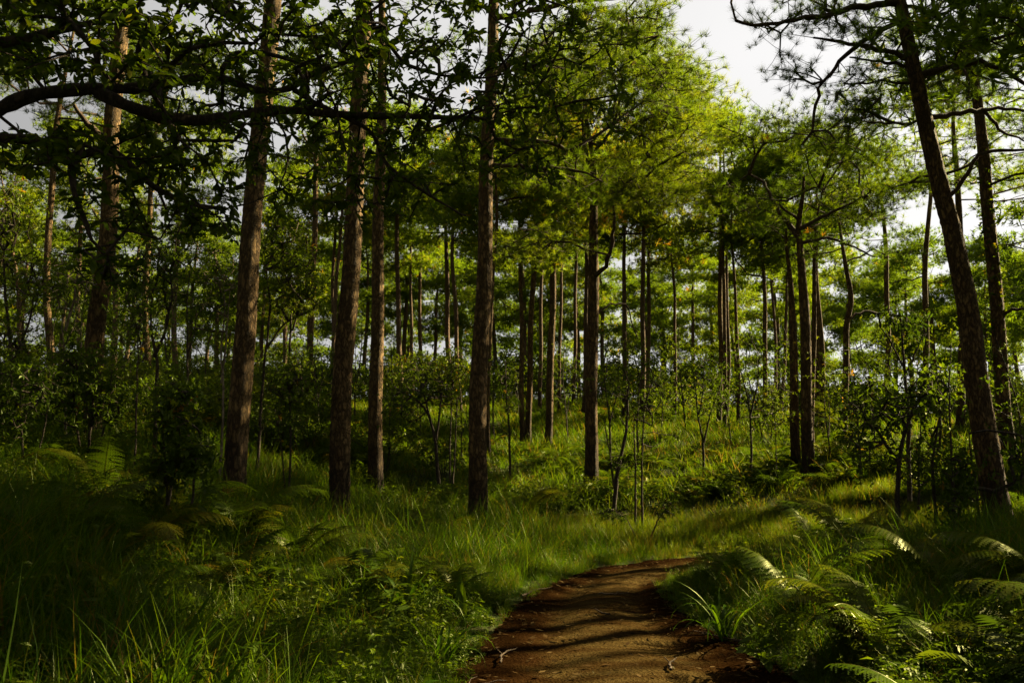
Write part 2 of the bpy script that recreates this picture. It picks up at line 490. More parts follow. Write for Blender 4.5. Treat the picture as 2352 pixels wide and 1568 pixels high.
def shades_lit(T, grow=.72, amin=3.2):
    """Which points stand between the sun and a place the photograph shows in sunlight."""
    D = T[:, None] - LQ[None]
    al = D @ SUND
    perp = np.linalg.norm(D - al[..., None] * SUND, axis=-1)
    return ((perp < LR + grow) & (al > np.maximum(amin, LA))).any(1)

SKY_GAP = np.array([(1530, -400), (1540, 60), (1610, 130), (1690, 235), (1700, 300), (1790, 305), (1850, 290), (1880, 240), (1850, 205), (1740, 200), (1660, 60), (1640, -400)], float)
def in_gap(T):
    """The open sky over the track."""
    X, Y_ = proj(T)
    a, b = SKY_GAP, np.roll(SKY_GAP, -1, 0)
    X, Y_ = X[:, None], Y_[:, None]
    c = ((a[:, 1] > Y_) != (b[:, 1] > Y_)) & (X < (b[:, 0] - a[:, 0]) * (Y_ - a[:, 1]) / (b[:, 1] - a[:, 1] + 1e-9) + a[:, 0])
    return c.sum(1) % 2 == 1

# ------------------------------------------------------------------ growing crowns
def grow(rg, N0, par0, targets, step=.5, bias=.25, sag=.1, jit=.06, start=0):
    """Joins every target to its nearest wood; returns node positions, parents and the tips."""
    n0 = len(N0)
    cap = n0 + int(len(targets) * 8) + 2000
    N = np.zeros((cap, 3)); N[:n0] = N0
    par = np.full(cap, -1, int); par[:n0] = par0
    plen = np.zeros(cap)
    for i_ in range(n0):
        if par[i_] >= 0:
            plen[i_] = plen[par[i_]] + np.linalg.norm(N[i_] - N[par[i_]])
    plen[:n0] *= .3
    n = n0
    d0 = np.min(np.linalg.norm(targets[:, None] - N0[None, start:], axis=-1), axis=1) if n0 < 400 else np.linalg.norm(targets - N0[-1], axis=1)
    tips = []
    for t in targets[np.argsort(d0 + rg.random(len(targets)) * .6)]:
        dd = np.linalg.norm(N[start:n] - t, axis=1)
        i_ = start + int(np.argmin(dd + bias * plen[start:n]))
        a = N[i_].copy(); L = dd[i_ - start]
        k = int(max(1, round(L / step)))
        if n + k >= cap:
            break
        last = i_
        sag_v = np.array([0, 0, -sag * L * rg.uniform(-.4, 1)])
        side = rg.normal(0, 1, 3) * L * .07
        for j in range(1, k + 1):
            f = j / k
            p = a + (t - a) * f + (sag_v + side) * math.sin(math.pi * f)
            if j < k:
                p = p + rg.normal(0, jit, 3)
            N[n] = p; par[n] = last; plen[n] = plen[last] + L / k
            last = n; n += 1
        tips.append(last)
    return N[:n], par[:n], np.array(tips, int)

def wood(acc, N, par, tips, n0, r_tip, r_pow=.42, rmax=.09, fixed=None, mat=0, tint=.5, minr=0.0, sides_k=None):
    cnt = np.zeros(len(N))
    cnt[tips] += 1
    for i_ in range(len(N) - 1, n0 - 1, -1):
        if par[i_] >= 0:
            cnt[par[i_]] += cnt[i_]
    rad = np.minimum(r_tip * np.maximum(cnt, 1) ** r_pow, rmax)
    if fixed is not None:
        rad[:len(fixed)] = np.where(fixed > 0, fixed, rad[:len(fixed)])
    best = {}
    kids = [[] for _ in range(len(N))]
    for i_ in range(n0, len(N)):
        if par[i_] >= 0:
            kids[par[i_]].append(i_)
    starts = []
    for i_ in range(len(N)):
        ks = kids[i_]
        if not ks:
            continue
        if i_ < n0:
            starts += [(i_, k) for k in ks]
        else:
            ks = sorted(ks, key=lambda q: -cnt[q])
            best[i_] = ks[0]
            starts += [(i_, k) for k in ks[1:]]
    for a, b in starts:
        ch = [a, b]
        while ch[-1] in best:
            ch.append(best[ch[-1]])
        rr = rad[ch].copy()
        rr[0] = min(rr[0], rr[1] * 1.15)
        rr[-1] *= .6
        if rr.max() < minr:
            continue
        s = 3 if rr[1] < .012 else (4 if rr[1] < .03 else 6)
        V, F = tube(N[ch], rr, s)
        acc.add(V, F, tint, mat)
    return rad

def needles(rg, acc, C, A, K, length, width, tints, spread=(18, 85), mat=0):
    """Tufts of needles: centres C, axes A."""
    T = len(C)
    th = np.radians(rg.uniform(spread[0], spread[1], (T, K)))
    ph = rg.uniform(0, 2 * np.pi, (T, K))
    A = nrm(A)
    ref = np.where(np.abs(A[:, 2:3]) < .9, np.array([[0, 0, 1.0]]), np.array([[1.0, 0, 0]]))
    U = nrm(np.cross(A, ref)); W_ = np.cross(A, U)
    D = np.cos(th)[..., None] * A[:, None] + np.sin(th)[..., None] * (np.cos(ph)[..., None] * U[:, None] + np.sin(ph)[..., None] * W_[:, None])
    L = length * rg.uniform(.7, 1.1, (T, K, 1))
    base = C[:, None] - A[:, None] * rg.uniform(0, .4, (T, K, 1)) * length
    tip = base + D * L
    sd_ = nrm(np.cross(D, rg.normal(0, 1, (T, K, 3)))) * width * .5
    V = np.stack([base - sd_, base + sd_, tip], 2).reshape(-1, 3)
    F = np.arange(len(V)).reshape(-1, 3)
    acc.add(V, F, np.repeat(tints, K * 3), mat)

def leaves(rg, acc, C, A, K, length, width, tints, droop=.25, mat=0, spread=(35, 95)):
    """Whorls of folded leaves (four triangles each)."""
    T = len(C)
    th = np.radians(rg.uniform(spread[0], spread[1], (T, K)))
    ph = rg.uniform(0, 2 * np.pi, (T, K))
    A = nrm(A)
    ref = np.where(np.abs(A[:, 2:3]) < .9, np.array([[0, 0, 1.0]]), np.array([[1.0, 0, 0]]))
    U = nrm(np.cross(A, ref)); W_ = np.cross(A, U)
    D = np.cos(th)[..., None] * A[:, None] + np.sin(th)[..., None] * (np.cos(ph)[..., None] * U[:, None] + np.sin(ph)[..., None] * W_[:, None])
    D[..., 2] -= droop * rg.uniform(0, 1.6, (T, K))
    D = nrm(D)
    s = rg.uniform(.65, 1.15, (T, K, 1))
    L = length * s
    base = C[:, None] - A[:, None] * rg.uniform(0, .6, (T, K, 1)) * length
    up = nrm(rg.normal(0, .35, (T, K, 3)) + np.array([0, 0, 1.0]))
    S = nrm(np.cross(D, up)); Nn = np.cross(S, D)
    w = width * s * .5
    m1 = base + D * L * .45
    mid_l = m1 + S * w + Nn * w * .35
    mid_r = m1 - S * w + Nn * w * .35
    tip = base + D * L - Nn * L * .12
    V = np.stack([base, mid_l, tip, mid_r, m1], 2).reshape(-1, 3)
    b = np.arange(T * K)[:, None] * 5
    F = np.concatenate([b + [0, 4, 1], b + [1, 4, 2], b + [0, 3, 4], b + [3, 2, 4]])
    acc.add(V, F, np.repeat(tints, K * 5), mat)

def ellipse_targets(rg, ells, Y0):
    """Bough ends inside ellipsoids: (px, py, rx, ry, dY centre, dY half, n) about the tree's distance."""
    out = []
    for (px, py, rx, ry, dy, hd, n) in ells:
        n = int(n * 1.45)
        u = rg.normal(0, 1, (n, 3)); u = nrm(u) * (rg.random((n, 1)) ** (1 / 2.4))
        for a in u:
            out.append(P(px + a[0] * rx, py + a[2] * ry, max(2.5, Y0 + dy + a[1] * hd)))
    return np.array(out)

def pad_targets(rg, top, zc, Rr, npads, per, upr=.9):
    """Flat cloud-like pads of boughs around the top of a trunk (local or world)."""
    out = []
    H = top[2] - zc
    for k in range(npads):
        f = (k + rg.random()) / npads
        z = zc + H * (f ** .8)
        prof = (math.sin(math.pi * min(1, .22 + f * .75))) ** .7
        a = k * 2.4 + rg.uniform(-.5, .5)
        r = Rr * prof * rg.uniform(.35, 1.0)
        c = np.array([top[0] + math.cos(a) * r, top[1] + math.sin(a) * r, z + rg.uniform(-.3, .5)])
        u = nrm(rg.normal(0, 1, (per, 3))) * rg.random((per, 1)) ** .45
        sx = Rr * rg.uniform(.26, .42)
        out.append(c + u * np.array([sx, sx, sx * .30]))
    return np.concatenate(out)

def lod_(d):
    if d < 17: return dict(K=34, w=.0075, L=.19, cl=3)
    if d < 26: return dict(K=20, w=.013, L=.20, cl=4)
    if d < 36: return dict(K=14, w=.022, L=.22, cl=4)
    return dict(K=10, w=.040, L=.27, cl=4)

def lod(d):
    if d < 13: return dict(K=60, w=.0045, L=.18, cl=2)
    if d < 17: return dict(K=36, w=.0085, L=.20, cl=4)
    if d < 26: return dict(K=32, w=.010, L=.21, cl=5)
    if d < 36: return dict(K=12, w=.027, L=.26, cl=5)
    if d < 90: return dict(K=12, w=.034, L=.30, cl=6)
    return dict(K=7, w=.060, L=.34, cl=4)

def crown_mesh(rg, name, N0, par0, start, targets, LD, origin, tone=.45, r_tip=.009, rmax=.085, spread=.34, sag=.08, fixed=None, bias=.25, step=.5):
    N, par, tips = grow(rg, N0, par0, targets, step=step, bias=bias, sag=sag, start=start)
    acc = Acc()
    wood(acc, N - origin, par, tips, len(N0), r_tip, rmax=rmax, fixed=fixed, mat=1)
    tp = N[tips]
    dr = nrm(N[tips] - N[par[tips]])
    k = LD['cl']
    C = np.repeat(tp, k, 0) + rg.normal(0, spread, (len(tp) * k, 3)) * np.array([1, 1, .55])
    C[::k] = tp
    A = np.repeat(dr, k, 0) * .6 + np.array([0, 0, .75]) + rg.normal(0, .35, (len(tp) * k, 3))
    # a twig to each tuft
    for j in range(len(C) if LD['K'] > 20 else 0):
        if j % k:
            q = tp[j // k] - dr[j // k] * .12
            a = np.array([q, (q + C[j]) / 2 + [0, 0, -.03], C[j]]) - origin
            V, F = tube(a, [.006, .005, .004], 3)
            acc.add(V, F, .5, 1)
    gt = np.repeat(rg.normal(tone, .10, len(tp)), k)
    ti = np.clip(gt + rg.normal(0, .06, len(C)), 0, .93)
    ti[rg.random(len(C)) < .002] = 1.0
    needles(rg, acc, C - origin, A, LD['K'], LD['L'], LD['w'], ti)
    return acc.mesh(name, [M['needle'], M['twig']], smooth='quads')

def trunk_mesh(rg, pts, rad, sides, rough, mat, seg=.12, flare=.45):
    pts = np.asarray(pts, float)
    d = np.r_[0, np.cumsum(np.linalg.norm(np.diff(pts, axis=0), axis=1))]
    n = max(8, int(d[-1] / seg))
    t = np.linspace(0, d[-1], n)
    q = np.stack([np.interp(t, d, pts[:, k]) for k in range(3)], 1)
    for _ in range(max(2, int(1.2 / seg))):
        q[1:-1] = (q[:-2] + 2 * q[1:-1] + q[2:]) / 4
    r = np.interp(t, d, rad)
    a = np.linspace(0, 2 * np.pi, sides, endpoint=False)
    q[:, 0] += .02 * np.sin(t * 1.3 + rg.random() * 6) * sstep(0, 1, t) ; q[:, 1] += .02 * np.cos(t * 1.1)
    RR = r[:, None] * (1 + rough * fbm(a[None] * 3 + 5 * np.sin(a)[None], t[:, None] * 2.2, 1.3, rg.random() * 9) * .5 + rough * .5 * rg.normal(0, 1, (n, sides)))
    RR *= 1 + flare * np.exp(-t / .35)[:, None] * (1 + .35 * np.sin(a * 5 + 1)[None])
    V, F = tube(q, RR, sides)
    return mk_mesh('trunk', V, F, mat, smooth=True), q

# ------------------------------------------------------------------ pines one can tell apart
def pine(label, pxb, Y, ctrl, r0, r1, H, ells=None, auto=None, limbs=(), tone=.45, seed=0, rough=.05, group='tall pines of the forest', lod_d=None, char=True, hold=.985, world_xy=None, sides=None):
    """ctrl: trunk seen at (px, py), bottom to top; limbs: ([(px, py, dY)...], radius, label)."""
    rg = np.random.default_rng(1000 + seed)
    if world_xy is not None:
        x, Y = world_xy
    else:
        x = P(pxb, 1100, Y)[0]
    z0 = gz(x, Y)
    base = np.array([x, Y, z0 - .15])
    pts = [base]
    for c in ctrl:
        pts.append(P(c[0], c[1], Y + (c[2] if len(c) > 2 else 0)))
    if not ctrl:
        pts.append(base + [rg.uniform(-.4, .4), rg.uniform(-.3, .3), H * .5])
    pts = [pts[0]] + [p for p in pts[1:] if p[2] > z0 + .6]
    topz = z0 + H
    if topz > pts[-1][2]:
        dv = (pts[-1] - pts[-2]); dv = dv / dv[2]
        m_ = (topz + pts[-1][2]) / 2
        pts.append(pts[-1] + dv * (m_ - pts[-1][2]) + rg.normal(0, .15, 3) * [1, 1, 0])
        pts.append(pts[-1] + (dv * .6 + rg.normal(0, .08, 3) * [1, 1, 0] + [0, 0, .4]) * (topz - pts[-1][2]))
    pts = np.array(pts)
    t = thing('pine_tree', label, 'pine tree', (x, Y, z0), group=group)
    d = np.linspace(0, 1, len(pts))
    hz = (pts[:, 2] - z0) / H
    rad = r0 + (r1 - r0) * np.clip(hz / .6, 0, 1); rad = np.where(hz > .6, r1 * (1 - (hz - .6) / .4 * .75), rad)
    LDv = lod(lod_d or Y)
    sides = sides or (30 if Y < 18 else (20 if Y < 30 else 10))
    org = np.array([x, Y, z0])
    tm, q = trunk_mesh(rg, pts - org, rad, sides, rough, M['bark'] if Y < 32 else M['bark_far'], seg=.06 if Y < 18 else .15)
    ob('trunk', tm, t)
    # limbs drawn by hand
    N0 = [p for p in (q + org)[::6 if Y < 18 else 3]]
    par = list(range(-1, len(N0) - 1))
    zc = z0 + H * .45
    ntr = len(N0)
    fixed = np.zeros(ntr)
    first_ok = next((i for i, p in enumerate(N0) if p[2] > (auto[0] + z0 if auto else z0 + H * .3)), ntr - 2)
    limb_nodes = []
    for lp in limbs:
        lpts, lr = lp[0], lp[1]
        W3 = np.array([P(a[0], a[1], Y + a[2]) for a in lpts])
        trk = (q + org)
        s0 = trk[np.argmin(np.linalg.norm(trk - W3[0], axis=1))]
        W3 = np.vstack([s0, W3[1:]]) if np.linalg.norm(s0 - W3[0]) < .9 else W3
        dense = densify(W3, max(12, int(np.linalg.norm(np.diff(W3, axis=0), axis=1).sum() / .16)))
        dense[1:-1] += rg.normal(0, .02, (len(dense) - 2, 3))
        rr = np.linspace(lr, lr * .38, len(dense)) * (1 + rg.normal(0, .06, len(dense)))
        V, F = tube(dense - org, rr, 8)
        ob('limb', mk_mesh('limb', V, F, M['twig'], smooth=True), t)
        b0 = len(N0) + len(limb_nodes)
        for j, p in enumerate(dense[2::3]):
            limb_nodes.append((p, -1 if j == 0 else b0 + j - 1))
    T = []
    if ells:
        T.append(ellipse_targets(rg, ells, Y))
    if auto:
        zc_, Rr, npads, per = auto
        T.append(pad_targets(rg, q[-1] + org, z0 + zc_, Rr, npads, per))
    if T:
        T = np.concatenate(T)
        bl = shades_lit(T)
        if Y > 14:
            T = T[~in_gap(T)]; bl = shades_lit(T, 1.05 if (lod_d or 0) > 90 else .72)
        T2 = T[~(bl & (rg.random(len(T)) < hold))]
        if len(T2) < (6 if (lod_d or 0) > 90 else 25):
            T = T + [0, 0, 1.2]
            T2 = T[~(shades_lit(T) & (rg.random(len(T)) < .7))]
        T = T2
        NA = np.array(N0[first_ok:] + [p for p, _ in limb_nodes])
        PA = np.array([-1] + list(range(0, ntr - first_ok - 1)) + [(-1 if a < 0 else a - first_ok) for _, a in limb_nodes])
        me = crown_mesh(rg, 'crown', NA, PA, 0, T, LDv, org, tone=tone)
        ob('crown', me, t)
    return t

HERO = [
    # label, pxb, Y, ctrl, r0, r1, H, ells, auto, limbs, tone
    dict(label='pine behind leafy shrubs at far left, orange flaking bark on its sunny side', pxb=205, Y=15.2,
         ctrl=[(222, 760), (245, 560), (258, 300), (285, 0)], r0=.18, r1=.145, H=17, auto=(11, 3.4, 12, 22), tone=.4,
         limbs=[([(258, 330, 0), (215, 300, -.3), (170, 240, -.6)], .09)]),
    dict(label='thickest pine left of centre, rough plated bark, arching fern at its foot', pxb=540, Y=12.6,
         ctrl=[(553, 900), (575, 560), (602, 250), (628, 0)], r0=.178, r1=.14, H=18, auto=(12, 3.4, 12, 22)),
    dict(label='tall pine lit along its edge, yellow ferns at its foot, second of near trunks', pxb=778, Y=14.6,
         ctrl=[(790, 840), (808, 560), (820, 380), (832, 60)], r0=.195, r1=.155, H=18, auto=(11, 3.2, 12, 22)),
    dict(label='slimmer pine close behind the second near trunk, slightly crooked foot', pxb=862, Y=19,
         ctrl=[(864, 950), (866, 700), (872, 420), (880, 100)], r0=.18, r1=.13, H=17, auto=(10, 3.2, 12, 20)),
    dict(label='tall pine at the centre with a blackened foot and a sunlit right edge', pxb=1095, Y=15.6, hold=.5,
         ctrl=[(1100, 900), (1112, 600), (1120, 350), (1132, 60)], r0=.195, r1=.13, H=17, auto=(11.5, 3.4, 12, 24), tone=.5,
         ells=[(1400, 60, 150, 70, 0, 2, 130), (1540, 20, 90, 50, 0, 1.5, 34), (1530, 180, 100, 70, 1, 1.4, 80), (1240, 150, 110, 90, 0, 2, 80), (1300, 390, 120, 60, 0, 1.5, 30)],
         limbs=[([(1130, 165, 0), (1184, 140, .2), (1228, 112, .5), (1290, 60, .9)], .075),
                ([(1132, 40, 0), (1235, 26, .2), (1285, 7, .3), (1351, 4, .5), (1440, -4, .7)], .07),
                ([(1340, 8, .4), (1401, 30, .5), (1438, 57, .6), (1461, 103, .7), (1485, 133, .8), (1520, 165, .9)], .035),
                ([(1118, 322, 0), (1218, 323, .2), (1268, 330, .3), (1311, 347, .5), (1368, 313, .7), (1435, 267, .9), (1518, 200, 1.2)], .055),
                ([(1118, 382, 0), (1195, 380, -.2), (1268, 387, -.3), (1321, 389, -.3), (1375, 413, -.4)], .05)]),
    dict(label='pine right of centre with forked limbs and a wide sunlit crown above a dark bush', pxb=1356, Y=20.5, hold=.3,
         ctrl=[(1360, 850), (1362, 650), (1366, 440), (1358, 340)], r0=.18, r1=.14, H=11, tone=.72,
         ells=[(1400, 230, 230, 120, 1, 3.2, 320), (1560, 260, 105, 150, 0, 2.4, 190), (1310, 130, 150, 80, 1, 2.5, 130), (1460, 130, 90, 60, 0, 2, 60), (1450, 420, 190, 70, 0, 2.6, 130), (1250, 330, 120, 90, 0, 2.4, 70), (1240, 560, 120, 50, 0, 2, 36)],
         limbs=[([(1366, 640, 0), (1392, 610, -.3), (1405, 560, -.5), (1412, 500, -.6), (1400, 430, -.6)], .07),
                ([(1366, 450, 0), (1400, 430, .3), (1455, 393, .6), (1500, 350, .8)], .05),
                ([(1358, 400, 0), (1340, 330, .4), (1350, 250, .8), (1330, 180, 1.2)], .06),
                ([(1362, 360, 0), (1410, 290, -.4), (1430, 210, -.8), (1480, 150, -1)], .055),
                ([(1362, 730, 0), (1400, 695, .3), (1440, 700, .6), (1465, 780, .9)], .035)]),
    dict(label='taller stem of the close twin pines, right of the bend in the path', pxb=1858, Y=19.8,
         ctrl=[(1853, 900), (1846, 700), (1840, 560), (1832, 520)], r0=.15, r1=.125, H=7.9, tone=.42, char=False,
         ells=[(1840, 400, 170, 60, 0, 2.2, 120), (1990, 420, 110, 70, 0, 2, 60), (1700, 400, 80, 60, 0, 1.5, 40), (1960, 560, 120, 50, 0, 2, 46), (1700, 560, 110, 50, 0, 2, 40)],
         limbs=[([(1834, 540, 0), (1795, 495, .2), (1772, 455, .3), (1755, 420, .5), (1720, 400, .7)], .075),
                ([(1838, 560, 0), (1900, 545, .2), (1955, 565, .4), (2010, 590, .6)], .05),
                ([(1836, 535, 0), (1880, 500, -.2), (1930, 480, -.4), (1990, 450, -.6)], .055),
                ([(1800, 500, .2), (1785, 465, 0), (1830, 450, -.1), (1880, 430, -.3)], .04)]),
    dict(label='shorter darker stem of the close twin pines, just left of its taller neighbour', pxb=1830, Y=20.4,
         ctrl=[(1826, 950), (1819, 750), (1816, 620)], r0=.125, r1=.10, H=6.6, tone=.4, ells=[(1800, 600, 130, 45, 0, 1.6, 36), (1880, 640, 90, 40, 0, 1.4, 24)]),
    dict(label='thin straight pine just right of the twin pines, bright rim of light down one side', pxb=1865, Y=21.5,
         ctrl=[(1866, 900), (1869, 700), (1872, 600)], r0=.08, r1=.065, H=8, auto=(4.8, 2.2, 10, 18), tone=.4),
    dict(label='thin dark pine standing alone between the twin pines and the big leafy bush', pxb=1944, Y=23,
         ctrl=[(1942, 900), (1941, 740), (1960, 690), (1950, 640)], r0=.10, r1=.08, H=8, auto=(4.6, 2.8, 12, 24), tone=.4,
         limbs=[([(1942, 735, 0), (1990, 715, .2), (2060, 730, .5)], .045)]),
    dict(label='big dark pine leaning left, sparse tufted limbs against the sky, on the right side', pxb=2292, Y=13.6,
         ctrl=[(2262, 990), (2238, 856), (2218, 689), (2188, 522), (2150, 380), (2115, 250), (2085, 110), (2068, 0)], r0=.215, r1=.115, H=16, tone=.42, lod_d=12, rough=.06,
         ells=[(1860, 40, 110, 55, 0, 1.4, 37), (1740, 60, 60, 40, 0, .8, 8), (1830, 160, 60, 50, 0, .8, 16), (1960, 170, 60, 35, .2, 1.0, 12), (1980, 60, 80, 60, 0, 1.2, 31), (1990, 240, 110, 55, .5, 1.4, 37), (1990, 360, 120, 50, .8, 1.5, 27),
               (2220, 60, 150, 80, 0, 1.8, 62), (2250, 220, 120, 90, 0, 1.8, 110), (2280, 330, 90, 60, 0, 1.5, 31), (2060, 470, 110, 50, .6, 1.5, 18), (2290, 430, 90, 70, 0, 1.6, 50), (2000, 300, 110, 60, .6, 1.4, 34), (2240, 480, 110, 80, 2.5, 1.5, 50), (2130, 420, 60, 60, 2, 1.2, 24), (1800, -60, 160, 60, 0, 1.5, 24), (2150, -60, 200, 60, 0, 2, 31)],
         limbs=[([(2068, 5, 0), (1984, 13, -.1), (1884, 37, -.2), (1801, 50, -.3), (1751, 57, -.4), (1690, 48, -.5)], .07),
                ([(2092, 140, 0), (2034, 117, 0), (1968, 103, .1), (1868, 87, .2)], .055),
                ([(2094, 155, 0), (2030, 144, .3), (1951, 132, .4)], .04),
                ([(2075, 55, 0), (2035, 60, .1), (1985, 90, .2), (1918, 150, .3), (1888, 200, .3), (1868, 253, .4), (1864, 310, .4), (1841, 333, .4)], .055),
                ([(2108, 192, 0), (2035, 184, .3), (1968, 195, .5), (1925, 215, .7)], .03),
                ([(2125, 280, 0), (2035, 284, .4), (1968, 275, .8)], .035),
                ([(2112, 180, 0), (2185, 153, -.2), (2251, 143, -.4), (2310, 165, -.6), (2380, 205, -.8)], .065),
                ([(2122, 267, 0), (2200, 262, .2), (2261, 253, .3), (2308, 247, .4), (2380, 262, .5)], .06),
                ([(2261, 256, .3), (2290, 293, .3), (2320, 312, .3), (2380, 325, .3)], .035),
                ([(2195, 470, 0), (2225, 400, -.4), (2240, 365, -.5), (2275, 348, -.6), (2380, 345, -.8)], .05),
                ([(2070, 10, 0), (2140, 30, .3), (2190, 90, .5), (2230, 150, .6)], .035)]),
    dict(label='upright pine with leafy creeper on its trunk, close behind the leaning dark pine', pxb=2328, Y=17.5,
         ctrl=[(2308, 956), (2291, 756), (2275, 522), (2262, 380)], r0=.155, r1=.125, H=14, hold=.4, auto=(6.5, 4.0, 16, 24), tone=.45,
         limbs=[([(2290, 735, 0), (2320, 712, -.2), (2380, 700, -.4)], .05)]),
]
for k, h in enumerate(HERO):
    pine(seed=k, **h)

# middle distance: (label, px foot, distance, (px, py) higher up, diameter, H, crown base, crown radius, tone)
MID = [
    ('slender pine with dark stubs under its crown, left stem of central slope group', 1200, 28, [(1198, 800), (1195, 560)], .21, 11, 7.6, 2.3, .45),
    ('gently bowed pine second from left in the central slope group', 1213, 29.5, [(1218, 780), (1230, 560)], .26, 14, 9, 2.8, .5),
    ('pale pine behind the bowed one in the central slope group', 1241, 38, [(1242, 780), (1244, 600)], .22, 15, 9.5, 3, .55),
    ('broad pine of the central slope group, its foot in bright grass', 1258, 28.5, [(1266, 820), (1270, 640), (1268, 560)], .30, 14, 9, 3, .6),
    ('slim shaded pine just right of the broad one of the central slope group', 1284, 37, [(1286, 800), (1290, 620)], .18, 14, 9, 2.8, .55),
    ('lone straight pine in the sky gap between the central group and the forked pine', 1320, 42, [(1321, 780), (1322, 620)], .24, 14, 9, 2.8, .5),
    ('dim pine half hidden behind the forked pine', 1343, 36, [(1346, 780), (1347, 600)], .26, 13, 8.5, 2.6, .5),
    ('dark thin pine touching the right side of the tall central pine', 1120, 26, [(1121, 900), (1124, 760)], .19, 12, 8, 2.2, .4),
    ('leaning far pine with dark trunk between the slim near pine and the central pine', 920, 38, [(914, 700), (911, 480)], .30, 16, 10, 3, .5),
    ('bare brown pine rising above the leafy shrub left of the central pine', 1030, 40, [(1028, 750), (1026, 600)], .30, 15, 9.5, 2.8, .5),
    ('curved twin of the bare brown pine above the leafy shrub', 1055, 38, [(1049, 800), (1046, 700), (1039, 600)], .26, 14, 9, 2.6, .5),
    ('pale far trunk catching sun between the slim pine and the leafy shrub', 966, 46, [(965, 800), (964, 620)], .26, 14, 9, 2.8, .5),
    ('straight pine above the dark bush, first right of the forked pine', 1436, 34, [(1435, 780), (1432, 620)], .24, 13, 8.5, 2.8, .55),
    ('straight pine above the dark bush, second right of the forked pine', 1478, 33, [(1477, 780), (1476, 600)], .26, 13, 8.5, 2.8, .5),
    ('thinner pine above the dark bush, third right of the forked pine', 1492, 35, [(1490, 780), (1490, 620)], .22, 13, 8.5, 2.6, .5),
    ('very thin lone pine right of the dark bush', 1552, 33, [(1551, 800), (1550, 680)], .17, 11, 7.5, 2.2, .55),
    ('thicker stem of the paired pines beyond the branching sapling', 1656, 31, [(1656, 800), (1654, 600)], .24, 13, 8, 2.8, .55),
    ('bowed pale stem of the paired pines beyond the branching sapling', 1668, 30, [(1666, 800), (1662, 650), (1660, 560)], .18, 13, 8.5, 2.6, .55),
    ('thin dark pine behind the paired pines', 1676, 35, [(1673, 820), (1671, 700)], .20, 12, 8, 2.4, .5),
    ('thin pine over the second sapling, between the paired pines and the twin pines', 1700, 30, [(1696, 850), (1690, 690)], .16, 10.5, 7, 2.2, .5),
    ('straight dark footed pine midway between paired pines and twin pines', 1760, 29, [(1758, 850), (1757, 700)], .20, 11.5, 7.5, 2.4, .5),
    ('crooked thin pine leaning left in the sky gap before the twin pines', 1790, 38, [(1782, 800), (1776, 700)], .18, 11, 7, 2.4, .5),
    ('crooked thin pine leaning right in the sky gap before the twin pines', 1800, 39, [(1803, 800), (1808, 700)], .20, 11, 7, 2.4, .5),
    ('shaded pine right of the thin rim lit pine, foot in the sunny ferns', 1884, 30, [(1880, 850), (1878, 700)], .22, 12, 8, 2.6, .45),
    ('short pine with charred foot in the sunny ferns behind the twin pines', 1896, 27, [(1890, 900), (1887, 800)], .20, 9, 6.4, 2.2, .45),
    ('far grey pine seen in the gap left of the leaning dark pine', 2130, 27, [(2128, 800), (2123, 640)], .24, 12, 8, 2.8, .5),
    ('layered pine crown filling the sky between the leaning pine and right border', 2215, 24, [(2212, 700), (2205, 500)], .26, 13, 8, 3.4, .5),
    ('slim pine at the right border beyond the creeper clad one', 2372, 21, [(2368, 700), (2362, 480)], .24, 12.5, 7.5, 3.2, .5),
    ('pine with low spreading crown behind the dark drooping leaved tree', 2040, 30, [(2040, 760), (2036, 600)], .24, 12, 7.6, 3.2, .55),
    ('dark pine with level side limbs at the left edge of the forest', 108, 24, [(107, 700), (112, 500), (130, 300)], .25, 14, 9, 3, .4),
    ('thin brown far pine near the left border', 38, 38, [(40, 650)], .24, 13, 8.5, 2.8, .45),
    ('pale pink barked far pine left of the flaking pine', 178, 36, [(177, 680), (184, 560)], .26, 14, 9, 2.8, .45),
    ('pale far pine just right of the flaking pine', 252, 34, [(263, 660)], .26, 13, 8.5, 2.6, .45),
    ('dim brown pine behind the forked dark sapling on the left', 330, 26, [(333, 720), (340, 560)], .24, 13, 9, 2.8, .4),
    ('dim brown pine between the forked dark sapling and the thickest pine', 396, 32, [(399, 700), (404, 600)], .26, 13, 9, 2.8, .45),
    ('thin far pine just right of the thickest pine', 650, 42, [(651, 700), (650, 580)], .24, 14, 9, 2.8, .5),
    ('brown pine between the thickest pine and the second near trunk', 704, 27, [(712, 750), (722, 560), (724, 450)], .26, 15, 9.5, 2.8, .5),
    ('pair of close thin trunks, paler one, left of the second near trunk', 762, 38, [(764, 650), (768, 560)], .22, 14, 9, 2.6, .5),
    ('pair of close thin trunks, darker one, left of the second near trunk', 751, 36, [(773, 640)], .22, 14, 9, 2.6, .5),
    ('thin far pine behind the thin brown branches left of the central pine', 946, 44, [(945, 800), (944, 700)], .22, 13, 8.5, 2.6, .5),
]
for k, (lb, pxb, Y, ct, dia, H, zc, Rr, tone) in enumerate(MID):
    npd = 14
    pine(lb, pxb, Y, ct, dia / 2 * .95, dia / 2 * .72, H, auto=(zc - .5, Rr * 1.2, npd, 30 if Y < 32 else 26), tone=tone + .1, seed=100 + k, rough=.035, hold=.45 if 'right border' in lb else .985)

